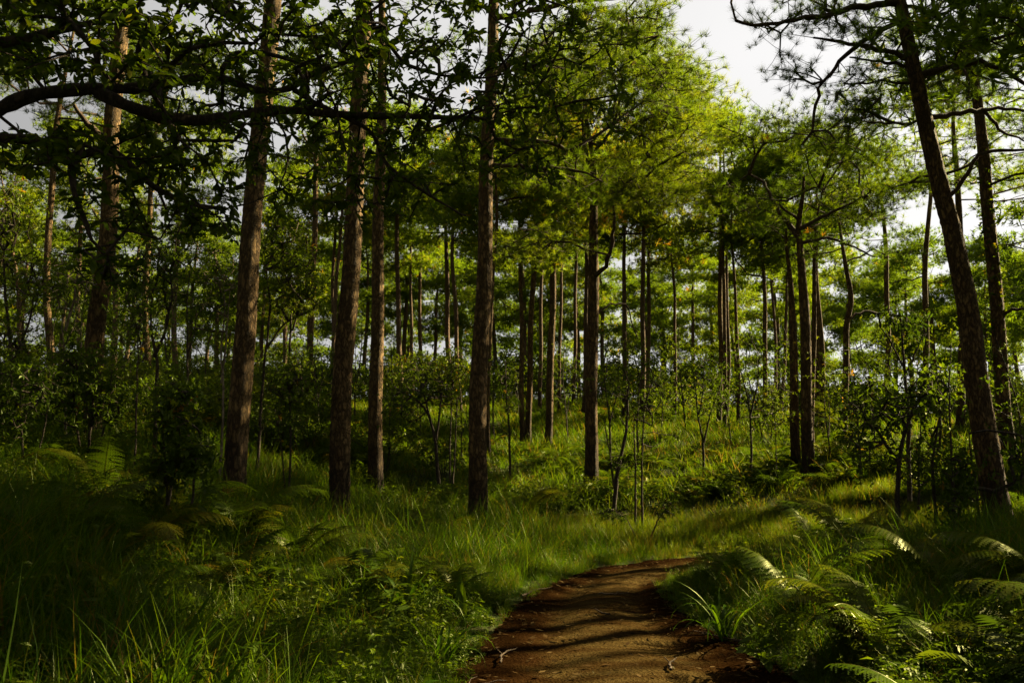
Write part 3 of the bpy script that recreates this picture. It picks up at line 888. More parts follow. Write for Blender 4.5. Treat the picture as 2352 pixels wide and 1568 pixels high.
# unseen pines added past the right border, their crowns placed to shade the track
SHADE = [(12.5, 14), (15, 18.5), (19, 23), (16, 11), (21, 17), (24, 25), (27, 20), (23, 31), (30, 29), (20, 12.5), (13.5, 8), (29, 37), (10.5, 10.2), (34, 34), (17.5, 22), (23, 29.5), (27, 35), (33, 42), (14.5, 16.5), (39, 50), (19.5, 25.5), (12, 11.8), (25, 13), (31, 24), (37, 38)]
SHADE_L = [(-9.5, 7), (-13, 11), (-14, 4), (-7, -1), (-19, 17), (4, -4), (-2, -5), (9, 1.5), (-11, 1), (-17, 9), (-21, 24), (7.2, 3.6), (-4.5, .5), (1.5, -1.5), (3, -9), (-7, -7), (9, -5), (-3, -11), (12.5, -1.5), (-1.5, 1.5), (5, .5)]  # unseen pines added around the viewer to block skylight from the foreground
for k, (x, y) in enumerate(SHADE):
    best = None
    for dx_, dy_ in ((0, 0), (.9, 0), (-.9, .9), (0, 1.2), (1.2, 1.2), (0, -1.2), (1.8, -.8), (2.4, 0), (-1, -1)):
        col_ = np.array([[x + dx_, y + dy_, h_] for h_ in np.arange(1, 13, .5)])
        c_ = shades_lit(col_, .15, 2).sum()
        if best is None or c_ < best[0]:
            best = (c_, x + dx_, y + dy_)
    x, y = best[1:]
    pine('unseen pine added beyond the right border of the view for shade', 0, y, [], .2, .14, 14 + (k * 37 % 4), auto=(4.6, 4.4, 20, 28), seed=300 + k, hold=1.0, world_xy=(x, y), lod_d=100, sides=10,
         group='added shade pines beyond the right border')

# far pines on and behind the ridge: shared shapes
def far_variant(seed, H=14.0):
    rg = np.random.default_rng(seed)
    pts = np.array([[0, 0, -.3], [rg.uniform(-.2, .2), 0, H * .3], [rg.uniform(-.4, .4), rg.uniform(-.2, .2), H * .62], [rg.uniform(-.7, .7), rg.uniform(-.4, .4), H * .97]])
    tm, q = trunk_mesh(rg, pts, [.17, .15, .12, .04], 10, .04, M['bark_far'], seg=.4)
    N0 = q[len(q) // 2:]
    T = pad_targets(rg, q[-1], H * rg.uniform(.34, .5), rg.uniform(3.2, 4.0), 17, 26)
    me = crown_mesh(rg, 'crown', N0, np.arange(-1, len(N0) - 1), 0, T, lod(50), np.zeros(3), tone=.52)
    return tm, me
FARV = [far_variant(500 + k) for k in range(6)]
rgs = np.random.default_rng(78)
for k, (x, y) in enumerate(SHADE_L):
    t = thing('pine_tree', 'unseen pine added outside the view to dim the skylight', 'pine tree', (x, y, gz(x, y)), group='added pines outside the view, blocking skylight', rot=(0, 0, rgs.uniform(0, 6.28)), scl=(1.3, 1.3, 1.35))
    tm, me = FARV[k % 6]
    ob('trunk', tm, t); ob('crown', me, t)
FAR = []
rgf = np.random.default_rng(77)
for px in range(-80, 2480, 62):
    FAR.append((px + rgf.uniform(-22, 22), rgf.uniform(47, 58), 'ridge'))
for px in range(-60, 2460, 84):
    FAR.append((px + rgf.uniform(-30, 30), rgf.uniform(62, 84), 'beyond'))
far_n = {'ridge': 0, 'beyond': 0}
ORD = ['first', 'second', 'third', 'fourth', 'fifth', 'sixth', 'seventh', 'eighth', 'ninth', 'tenth', 'eleventh', 'twelfth', 'thirteenth', 'fourteenth', 'fifteenth', 'sixteenth',
       'seventeenth', 'eighteenth', 'nineteenth', 'twentieth']
MARKS = [(205, 'the flaking pine'), (540, 'the thickest pine'), (778, 'the second near trunk'), (862, 'the slimmer near pine'), (1095, 'the tall central pine'), (1258, 'the central slope group'), (1356, 'the forked pine'),
         (1552, 'the very thin lone pine'), (1660, 'the paired pines'), (1846, 'the close twin pines'), (1944, 'the thin dark pine'), (2240, 'the leaning dark pine')]
def where(px):
    m_ = min(MARKS, key=lambda q: abs(q[0] - px))
    return ('left' if px < m_[0] else 'right'), m_[1]
for px, Y, row in sorted(FAR):
    x = P(px, 1000, Y)[0]
    z = gz(x, Y)
    s_, m_ = where(px)
    nn = far_n[row]; far_n[row] += 1
    lab = ('ridge pine' if row == 'ridge' else 'pine beyond ridge') + ' ' + ORD[nn % 20] + (' of far half' if nn >= 20 else ' from left') + ', %s of %s' % (s_, m_)
    t = thing('pine_tree', lab, 'pine tree', (x, Y, z), group='far pines along the ridge' if row == 'ridge' else 'far pines beyond the ridge', rot=(rgf.uniform(-.03, .03), rgf.uniform(-.04, .04), rgf.uniform(0, 6.28)),
              scl=rgf.uniform(.75, 1.0) if row == 'ridge' else rgf.uniform(1.0, 1.35))
    tm, me = FARV[int(rgf.integers(0, 6))]
    ob('trunk', tm, t); ob('crown', me, t)

# creeper on the upright right pine
rg = np.random.default_rng(5)
acc = Acc()
C = []
for k in range(260):
    py = rg.uniform(330, 960)
    p = P(np.interp(py, [380, 522, 756, 956], [2262, 2275, 2291, 2308]) , py, 17.5)
    a = rg.uniform(0, 6.28)
    C.append(p + np.array([math.cos(a), math.sin(a), 0]) * .19)
C = np.array(C)
leaves(rg, acc, C, np.array([[0, -.4, .6]]) + rg.normal(0, .6, C.shape), 3, .10, .08, np.clip(rg.normal(.5, .2, len(C)), 0, 1), spread=(40, 110))
ob('ivy', acc.mesh('ivy', [M['leaf']]), label='leafy green creeper climbing the upright pine behind the leaning one', category='creeper', kind='stuff')

# ------------------------------------------------------------------ small broadleaved trees, saplings and bushes
def leafy(name, label, cat, pxb, Y, stems, ells, leaf=.085, K=6, cl=2, tone=.45, seed=0, mat='dark_bark', r_tip=.006, group='saplings and bushes under the pines', spread=.14, lw=.4, droop=.3, rbase=.03):
    rg = np.random.default_rng(2000 + seed)
    x = P(pxb, 1100, Y)[0]
    z0 = gz(x, Y)
    org = np.array([x, Y, z0])
    t = thing(name, label, cat, org, group=group)
    N0, par, fx = [], [], []
    for (lpts, rr) in stems:
        W3 = [P(a[0], a[1], Y + (a[2] if len(a) > 2 else 0)) for a in lpts]
        if lpts[0][1] > 5000 or W3[0][2] < z0 + .3:
            W3[0] = np.array([W3[0][0], W3[0][1], z0 - .1]) if lpts[0][1] < 5000 else org - [0, 0, .1]
        W3 = np.array(W3)
        L = np.linalg.norm(np.diff(W3, axis=0), axis=1).sum()
        dn = densify(W3, max(14, int(L / .12)))
        dn[1:] += np.cumsum(rg.normal(0, .006, (len(dn) - 1, 3)), 0)
        r_ = np.linspace(rr, rr * .35, len(dn)) * (1 + rg.normal(0, .05, len(dn)))
        V, F = tube(dn - org, r_, 7)
        ob('stem', mk_mesh('stem', V, F, M[mat], smooth=True), t)
        b0 = len(N0)
        s_ = dn[len(dn) // 4::2]
        for j, p in enumerate(s_):
            N0.append(p); par.append(-1 if j == 0 else b0 + j - 1)
    T = ellipse_targets(rg, [(*e_[:6], int(e_[6] * 1.25)) for e_ in ells], Y)
    bl = shades_lit(T, .2, 1.5)
    T = T[~(bl & (rg.random(len(T)) < .93))] if (~bl).sum() > 20 else T
    N, pr, tips = grow(rg, np.array(N0), np.array(par), T, step=.28, bias=.15, sag=-.06, jit=.03)
    acc = Acc()
    wood(acc, N - org, pr, tips, len(N0), r_tip, rmax=rbase, mat=1)
    tp = N[tips]; dr = nrm(N[tips] - N[pr[tips]])
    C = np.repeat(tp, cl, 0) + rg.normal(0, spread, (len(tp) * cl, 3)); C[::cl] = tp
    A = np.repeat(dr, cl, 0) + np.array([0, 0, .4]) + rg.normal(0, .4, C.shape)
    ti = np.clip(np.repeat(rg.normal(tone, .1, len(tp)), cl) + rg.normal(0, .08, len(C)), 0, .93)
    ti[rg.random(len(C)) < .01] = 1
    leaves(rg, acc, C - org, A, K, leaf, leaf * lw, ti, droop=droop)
    ob('foliage', acc.mesh('foliage', [M['leaf'], M[mat]], smooth='quads'), t, kind='stuff')
    return t

G0 = (0, 9999)
def foot(px): return (px, 1150)
SAP = [
    ('sapling', 'forked dark sapling between the flaking pine and the thickest pine', 'sapling', 350, 14.5, [([(350, 1150), (350, 900), (353, 820), (338, 760), (345, 640)], .045), ([(353, 820), (380, 760), (395, 680), (392, 620)], .035)],
     [(350, 640, 80, 90, 0, 1.2, 80), (400, 560, 90, 70, 0, 1.2, 60)], dict(tone=.4)),
    ('sapling', 'thin straight sapling with few leaves left of the forked dark one', 'sapling', 315, 12.5, [([(308, 1150), (315, 900), (322, 740)], .022)], [(322, 720, 60, 80, 0, .8, 40)], dict(tone=.4)),
    ('sapling', 'pale twisted sapling close to the left side of the thickest pine', 'sapling', 507, 13.6, [([(505, 1120), (508, 900), (500, 800), (512, 700), (505, 640)], .028), ([(508, 880), (525, 760), (530, 650)], .02)],
     [(500, 640, 60, 80, 0, .9, 60), (470, 720, 50, 60, 0, .8, 30)], dict(mat='pale_bark', tone=.42)),
    ('sapling', 'dark double stemmed sapling midway between the forked one and the pale twisted one', 'sapling', 428, 16, [([(428, 1130), (428, 860), (424, 700), (430, 600)], .03), ([(430, 820), (445, 760), (450, 680)], .022)],
     [(430, 640, 70, 90, 0, 1, 70)], dict(tone=.42)),
    ('sapling', 'dark sapling leaning right from behind the thickest pine', 'sapling', 585, 15, [([(585, 1120), (598, 960), (612, 800), (620, 700), (610, 620)], .04), ([(612, 800), (650, 745), (690, 720)], .025)],
     [(660, 610, 75, 110, 0, 1.4, 130), (640, 520, 60, 50, 0, 1, 40), (700, 680, 50, 60, 0, 1, 40)], dict(tone=.62, leaf=.10)),
    ('bush', 'dark leafy bush in front of the ferns left of the thickest pine', 'bush', 400, 9.6, [([(385, 1160), (400, 1060), (410, 960)], .022), ([(385, 1160), (380, 1050), (375, 960)], .018), ([(440, 1160), (450, 1060), (455, 990)], .016)],
     [(400, 940, 60, 80, 0, .5, 60), (440, 1040, 60, 60, 0, .5, 46), (380, 1070, 50, 50, 0, .4, 26)], dict(tone=.25, leaf=.11, lw=.42)),
    ('bush', 'dark bush hiding the foot of the flaking pine', 'bush', 205, 12.8, [([(200, 1100), (205, 950), (215, 820)], .03), ([(190, 1100), (170, 930), (160, 830)], .025), ([(215, 1100), (250, 950), (255, 850)], .02)],
     [(180, 850, 70, 80, 0, 1, 90), (240, 920, 50, 70, 0, .8, 60), (130, 920, 60, 60, 0, .8, 50)], dict(tone=.38, leaf=.10)),
    ('small_tree', 'leafy small tree against the left border below the overhanging branch', 'small tree', 20, 15, [([(30, 1100), (30, 900), (15, 700), (10, 560)], .05), ([(25, 850), (70, 740), (90, 640)], .03)],
     [(20, 470, 90, 90, 0, 1.5, 110), (60, 640, 100, 80, 0, 1.5, 90), (20, 780, 100, 80, 0, 1.5, 80)], dict(tone=.5)),
    ('sapling', 'bent pale sapling between the left border and the flaking pine', 'sapling', 148, 14, [([(148, 1100), (150, 850), (143, 740), (155, 690)], .028), ([(150, 760), (170, 690), (178, 620), (175, 560)], .03)],
     [(150, 650, 80, 70, 0, 1, 60)], dict(mat='pale_bark', tone=.42)),
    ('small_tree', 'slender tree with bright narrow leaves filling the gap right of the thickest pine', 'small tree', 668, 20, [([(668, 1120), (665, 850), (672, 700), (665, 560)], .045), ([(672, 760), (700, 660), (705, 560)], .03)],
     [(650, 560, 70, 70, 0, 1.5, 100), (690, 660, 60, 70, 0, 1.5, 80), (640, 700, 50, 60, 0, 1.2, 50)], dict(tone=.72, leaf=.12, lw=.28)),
    ('bush', 'low dark bush between the thickest pine and the second near trunk', 'bush', 670, 14, [([(665, 1130), (668, 980), (665, 880)], .022), ([(655, 1130), (640, 980), (650, 900)], .016)],
     [(670, 880, 60, 60, 0, .8, 60), (650, 960, 50, 40, 0, .6, 26)], dict(tone=.4)),
    ('bush', 'broad dark bush with bent bare stems left of the tall central pine', 'bush', 1005, 17, [([(1008, 1110), (1002, 1020), (985, 960), (960, 920), (920, 900)], .045), ([(1002, 1010), (1012, 940), (1020, 880)], .03), ([(990, 970), (975, 900), (960, 850)], .028)],
     [(985, 880, 95, 60, 0, 1.5, 130), (930, 930, 60, 50, 0, 1.2, 60), (1030, 910, 45, 60, 0, 1, 60)], dict(tone=.35)),
    ('sapling', 'upright double sapling between the dark bush and the tall central pine', 'sapling', 1035, 17.6, [([(1034, 1110), (1034, 980), (1040, 880)], .025), ([(1040, 1110), (1046, 980), (1050, 880)], .022)],
     [(1040, 860, 40, 70, 0, .8, 46), (1050, 940, 30, 50, 0, .6, 26)], dict(tone=.55)),
    ('sapling', 'small dark crooked sapling right of the tall central pine', 'sapling', 1168, 21, [([(1172, 1100), (1172, 990), (1164, 900), (1162, 830)], .04)],
     [(1162, 860, 38, 50, 0, .9, 60), (1172, 930, 25, 25, 0, .5, 18)], dict(tone=.3)),
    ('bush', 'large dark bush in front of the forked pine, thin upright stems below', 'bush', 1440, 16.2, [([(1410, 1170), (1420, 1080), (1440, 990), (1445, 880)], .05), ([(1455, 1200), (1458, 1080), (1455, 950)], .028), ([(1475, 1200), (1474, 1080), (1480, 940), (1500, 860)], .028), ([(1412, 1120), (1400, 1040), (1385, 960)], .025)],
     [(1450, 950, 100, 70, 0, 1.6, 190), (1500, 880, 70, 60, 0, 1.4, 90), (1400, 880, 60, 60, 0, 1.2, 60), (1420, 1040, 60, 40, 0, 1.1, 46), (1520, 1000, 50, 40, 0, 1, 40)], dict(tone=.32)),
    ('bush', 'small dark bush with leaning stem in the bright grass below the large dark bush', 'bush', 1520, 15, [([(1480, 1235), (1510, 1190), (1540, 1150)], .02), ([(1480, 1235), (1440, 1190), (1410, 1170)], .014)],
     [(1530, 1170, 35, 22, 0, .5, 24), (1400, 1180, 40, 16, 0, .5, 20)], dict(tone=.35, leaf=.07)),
    ('sapling', 'branching dark sapling standing in the sunny slope grass, left of two', 'sapling', 1618, 21, [([(1618, 1110), (1616, 1020), (1604, 960), (1596, 880)], .042), ([(1617, 1015), (1630, 950), (1650, 900)], .028), ([(1604, 960), (1615, 900), (1620, 830)], .022)],
     [(1610, 860, 55, 60, 0, 1.2, 90), (1640, 930, 40, 40, 0, .9, 30)], dict(tone=.42)),
    ('sapling', 'branching dark sapling with dense lower leaves, right of two on the slope', 'sapling', 1723, 20, [([(1724, 1110), (1724, 1000), (1720, 930), (1700, 850)], .038), ([(1722, 960), (1740, 890), (1745, 820)], .028)],
     [(1722, 830, 60, 70, 0, 1.2, 90), (1720, 960, 30, 40, 0, .7, 40)], dict(tone=.34)),
    ('sapling', 'wispy thin sapling between the right slope sapling and the twin pines', 'sapling', 1785, 19, [([(1782, 1140), (1785, 1000), (1780, 900)], .018)], [(1785, 930, 45, 70, 0, .9, 46)], dict(tone=.6, leaf=.07)),
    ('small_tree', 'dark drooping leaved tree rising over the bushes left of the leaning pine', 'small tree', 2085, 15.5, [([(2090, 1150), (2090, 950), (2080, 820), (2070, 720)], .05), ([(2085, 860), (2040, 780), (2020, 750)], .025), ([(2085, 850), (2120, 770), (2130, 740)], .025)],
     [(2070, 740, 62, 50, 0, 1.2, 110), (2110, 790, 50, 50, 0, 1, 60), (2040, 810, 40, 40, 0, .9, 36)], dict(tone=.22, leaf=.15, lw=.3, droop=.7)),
    ('bush', 'broad dark bush with rounded leaves between the lone thin pine and the leaning pine', 'bush', 2100, 11.5, [([(2055, 1240), (2060, 1130), (2062, 1060), (2080, 980), (2110, 920)], .05), ([(2062, 1060), (2020, 990), (1990, 950)], .03), ([(2150, 1200), (2140, 1060), (2160, 940)], .03), ([(2080, 980), (2060, 920), (2030, 880)], .025)],
     [(2050, 930, 130, 75, 0, 1.5, 84), (2140, 880, 60, 60, 0, 1, 30), (1985, 1010, 70, 70, 0, 1.2, 34), (2150, 1020, 50, 70, 0, .9, 22)], dict(tone=.38, leaf=.10, lw=.5, K=4, spread=.2)),
    ('sapling', 'thin brown sapling right of the black bent stem near the leaning pine', 'sapling', 2110, 13, [([(2110, 1170), (2108, 1050), (2112, 940)], .022)], [(2110, 1080, 50, 40, 0, .6, 30)], dict(tone=.4)),
    ('sapling', 'straight dark stem between the thin brown sapling and the leaning pine', 'sapling', 2192, 11, [([(2194, 1230), (2190, 1080), (2186, 930), (2188, 850)], .026)], [(2200, 1080, 45, 60, 0, .6, 36), (2190, 1170, 40, 40, 0, .5, 20)], dict(tone=.38)),
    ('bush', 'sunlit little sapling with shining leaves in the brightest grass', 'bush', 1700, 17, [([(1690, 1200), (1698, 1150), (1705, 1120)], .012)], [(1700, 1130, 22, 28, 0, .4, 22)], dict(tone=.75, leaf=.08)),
    ('bush', 'dark bush at the foot of the leaning pine, tight against its trunk', 'bush', 2240, 11.5, [([(2250, 1200), (2240, 1100), (2225, 1000)], .025)], [(2200, 1120, 30, 50, 0, .6, 26), (2345, 1050, 30, 90, 0, .6, 34)], dict(tone=.3)),
    ('bush', 'dark bush on the left bank between the left border and the flaking pine', 'bush', 60, 11, [([(60, 1120), (55, 980), (50, 900)], .025), ([(60, 1120), (95, 1000), (105, 920)], .02)],
     [(60, 880, 90, 60, 0, 1, 100), (20, 960, 80, 50, 0, .8, 50)], dict(tone=.35)),
    ('bush', 'dense low bush on the slope between the left pines and the ridge', 'bush', 460, 24, [([(460, 1050), (455, 960), (450, 900)], .03)], [(450, 880, 110, 50, 0, 2, 120), (340, 900, 80, 40, 0, 1.6, 70)], dict(tone=.45, leaf=.12)),
    ('bush', 'green thicket on the slope behind the second near trunk', 'bush', 740, 27, [([(740, 1040), (735, 950), (730, 880)], .03)], [(735, 850, 90, 50, 0, 2, 110), (820, 880, 60, 40, 0, 1.6, 60)], dict(tone=.5, leaf=.13)),
    ('bush', 'yellow green thicket on the ridge behind the broad dark bush', 'bush', 960, 33, [([(960, 1000), (960, 900), (965, 840)], .03)], [(950, 850, 90, 40, 0, 2.4, 90), (1040, 860, 50, 40, 0, 2, 50)], dict(tone=.65, leaf=.16)),
    ('bush', 'hazy green thicket on the ridge between the forked pine and the paired pines', 'bush', 1560, 34, [([(1560, 1000), (1558, 920), (1560, 870)], .03)], [(1520, 900, 110, 40, 0, 2.4, 100), (1620, 920, 70, 40, 0, 2, 50)], dict(tone=.55, leaf=.16)),
    ('bush', 'brownish thicket on the slope between the paired pines and the twin pines', 'bush', 1770, 26, [([(1770, 1080), (1772, 980), (1775, 920)], .03)], [(1765, 940, 70, 60, 0, 1.6, 90)], dict(tone=.6, leaf=.11)),
    ('bush', 'dark thicket under the trees between the twin pines and the lone thin pine', 'bush', 1990, 22, [([(1990, 1080), (1985, 960), (1980, 880)], .03)], [(1985, 880, 80, 50, 0, 1.8, 110), (1960, 960, 60, 50, 0, 1.4, 60)], dict(tone=.4, leaf=.11)),
]
for k, (nm, lb, ct, px, Y, st, el, kw) in enumerate(SAP):
    leafy(nm, lb, ct, px, Y, st, el, seed=k, **kw)
# thickets on the slope and the ridge, three shared shapes
def thicket_shape(seed, tone):
    rg = np.random.default_rng(seed)
    stems = Acc(); N0, par = [], []
    for k in range(5):
        a = k * 1.26 + rg.uniform(-.4, .4)
        p = np.array([[0, 0, -.1], [math.cos(a) * .2, math.sin(a) * .2, .6], [math.cos(a) * .55, math.sin(a) * .55, 1.2 + rg.random() * .5]])
        dn = densify(p, 14); b0 = len(N0)
        V, F = tube(dn, np.linspace(.025, .01, 14), 5); stems.add(V, F)
        for j, q_ in enumerate(dn[4::2]):
            N0.append(q_); par.append(-1 if j == 0 else b0 + j - 1)
    T = nrm(rg.normal(0, 1, (150, 3))) * rg.random((150, 1)) ** .4 * np.array([1.5, 1.5, .95]) + [0, 0, 1.25 + .3 * rg.random()]
    T = T[T[:, 2] > .15]
    N, pr, tips = grow(rg, np.array(N0), np.array(par), T, step=.3, bias=.15, sag=-.05, jit=.04)
    acc = Acc()
    wood(acc, N, pr, tips, len(N0), .006, rmax=.02, mat=1)
    tp = N[tips]; dr = nrm(N[tips] - N[pr[tips]])
    C = np.repeat(tp, 3, 0) + rg.normal(0, .16, (len(tp) * 3, 3)); A = np.repeat(dr, 3, 0) + np.array([0, 0, .4]) + rg.normal(0, .4, C.shape)
    leaves(rg, acc, C, A, 6, .15, .06, np.clip(rg.normal(tone - .05, .13, len(C)), 0, .95))
    return stems.mesh('stems', [M['dark_bark']]), acc.mesh('foliage', [M['leaf'], M['dark_bark']])
THK = [thicket_shape(900 + k, t_) for k, t_ in enumerate([.4, .55, .68, .5])]
rgt = np.random.default_rng(44)
TH_ORD = 0
THP = []
for px in range(-60, 2460, 58):
    THP.append((px + rgt.uniform(-22, 22), rgt.uniform(40, 52), 'r'))
for px in range(-60, 2460, 76):
    THP.append((px + rgt.uniform(-22, 22), rgt.uniform(53, 58), 'b'))
for px in [60, 210, 280, 380, 450, 560, 640, 720, 900, 1010, 1900, 2060, 2180, 2260, 2330]:
    THP.append((px + rgt.uniform(-20, 20), rgt.uniform(16, 22), 's'))
for px in [30, 140, 250, 330, 420, 500, 620, 660, 760, 900, 1700, 1980, 2040, 2130, 2200, 2290, 2340, 2000]:
    THP.append((px + rgt.uniform(-20, 20), rgt.uniform(22, 36), 's'))
THP.sort()
cnt_th = {'r': 0, 's': 0, 'b': 0}
for px, Y, kd in THP:
    x = P(px, 1000, Y)[0]
    if shades_lit(np.array([[x, Y, gz(x, Y) + 1.2]]), .7, 1.5)[0]:
        continue
    s_, m_ = where(px)
    nn = cnt_th[kd]; cnt_th[kd] += 1
    t = thing('bush', {'r': 'ridge thicket', 's': 'slope thicket', 'b': 'thicket just beyond the ridge,'}[kd] + ' ' + ORD[nn % 20] + (' from left' if nn < 20 else ' of far half' if nn < 40 else ' at far end') + ', %s of %s' % (s_, m_), 'bush', (x, Y, gz(x, Y)),
              group={'r': 'thickets along the ridge', 's': 'thickets on the slope', 'b': 'thickets beyond the ridge'}[kd], rot=(0, 0, rgt.uniform(0, 6.28)), scl=rgt.uniform(.7, 1.15) * {'r': 1.25, 's': .8, 'b': 1.9}[kd])
    a, b = THK[int(rgt.integers(0, 4))]
    ob('stems', a, t); ob('foliage', b, t, kind='stuff')
# airy saplings between the trunks, shared shapes
def sapling_shape(seed, tone, lw):
    rg = np.random.default_rng(seed)
    H = 4.2
    top = np.array([rg.uniform(-.3, .3), rg.uniform(-.3, .3), H])
    p = np.array([[0, 0, -.2], [rg.uniform(-.1, .1), rg.uniform(-.1, .1), H * .3], [rg.uniform(-.25, .25), rg.uniform(-.2, .2), H * .65], top])
    dn = densify(p, 26); dn[1:] += np.cumsum(rg.normal(0, .008, (25, 3)), 0)
    st = Acc(); V, F = tube(dn, np.linspace(.035, .010, 26), 6); st.add(V, F)
    N0 = list(dn[9::2]); par = list(range(-1, len(N0) - 1))
    a = rg.uniform(0, 6.28)
    fk = densify(np.array([dn[8], dn[8] + [math.cos(a) * .35, math.sin(a) * .35, .8], dn[8] + [math.cos(a) * .5, math.sin(a) * .5, 1.9]]), 16)
    V, F = tube(fk, np.linspace(.022, .008, 16), 5); st.add(V, F)
    b0 = len(N0)
    for j, q_ in enumerate(fk[4::2]):
        N0.append(q_); par.append(-1 if j == 0 else b0 + j - 1)
    T = nrm(rg.normal(0, 1, (64, 3))) * rg.random((64, 1)) ** .4 * np.array([1.0, 1.0, 1.5]) + [0, 0, H * .68]
    N, pr, tips = grow(rg, np.array(N0), np.array(par), T, step=.3, bias=.15, sag=-.05, jit=.05)
    acc = Acc(); wood(acc, N, pr, tips, len(N0), .005, rmax=.014, mat=1)
    tp = N[tips]; dr = nrm(N[tips] - N[pr[tips]])
    C = np.repeat(tp, 3, 0) + rg.normal(0, .17, (len(tp) * 3, 3)); A = np.repeat(dr, 3, 0) + np.array([0, 0, .3]) + rg.normal(0, .5, C.shape)
    leaves(rg, acc, C, A, 4, .12, .12 * lw, np.clip(rg.normal(tone, .14, len(C)), 0, .95), droop=.5)
    return st.mesh('stems', [M['dark_bark']]), acc.mesh('foliage', [M['leaf'], M['dark_bark']])
SPS = [sapling_shape(950 + k, t_, w_) for k, (t_, w_) in enumerate([(.4, .4), (.55, .3), (.65, .35), (.45, .45)])]
rgs2 = np.random.default_rng(46)
SPL = [(px + rgs2.uniform(-18, 18), rgs2.uniform(*yr)) for px, yr in [(90, (17, 22)), (165, (20, 26)), (240, (19, 24)), (300, (17, 21)), (375, (19, 25)), (450, (20, 24)), (480, (24, 30)), (640, (17, 22)), (700, (19, 24)), (735, (22, 28)), (825, (23, 27)),
       (915, (21, 25)), (960, (25, 30)), (1060, (21, 25)), (1150, (25, 31)), (1185, (30, 36)), (1300, (24, 29)), (1400, (21, 26)), (1480, (22, 27)), (1530, (26, 32)), (1580, (29, 34)), (1680, (25, 29)), (1755, (22, 26)), (1815, (26, 31)),
       (1905, (19, 23)), (1965, (17, 20)), (2020, (19, 23)), (2080, (18, 22)), (2145, (17, 21)), (2190, (20, 24)), (2320, (19, 23)), (2352, (14, 17))]]
for nn, (px, Y) in enumerate(sorted(SPL)):
    x = P(px, 1000, Y)[0]
    s_, m_ = where(px)
    t = thing('sapling', 'airy sapling, ' + ORD[nn % 20] + (' from left' if nn < 20 else ' of far half') + ' between the pines, %s of %s' % (s_, m_), 'sapling', (x, Y, gz(x, Y)), group='airy saplings between the pines',
              rot=(rgs2.uniform(-.1, .1), rgs2.uniform(-.1, .1), rgs2.uniform(0, 6.28)), scl=rgs2.uniform(.6, 1.15))
    a, b = SPS[int(rgs2.integers(0, 4))]
    ob('stem', a, t); ob('foliage', b, t, kind='stuff')
# climbing leaves on the bare branch over the sky gap are part of the near tree below

# ------------------------------------------------------------------ near broadleaved tree overhanging from the left
def big_leaf(seed, n=5):
    """Obovate leaf with a midrib fold and a bend, along +X, 1 long."""
    rg = np.random.default_rng(seed)
    xs_ = np.array([0, .18, .5, .82, 1.0])
    ws = np.array([.015, .09, .215, .16, .005]) * rg.uniform(.85, 1.15)
    zc_ = -.22 * rg.uniform(.3, 1.2) * xs_ ** 2
    fold = rg.uniform(.2, .5)
    yc = .05 * rg.normal() * xs_ ** 2
    V = []
    for a, w, z, y in zip(xs_, ws, zc_, yc):
        V += [(a, y + w, z + w * fold + rg.normal(0, .01)), (a, y, z), (a, y - w, z + w * fold + rg.normal(0, .01))]
    F = []
    for j in range(len(xs_) - 1):
        b = j * 3
        F += [(b, b + 1, b + 4, b + 3), (b + 1, b + 2, b + 5, b + 4)]
    return np.array(V), np.array(F)

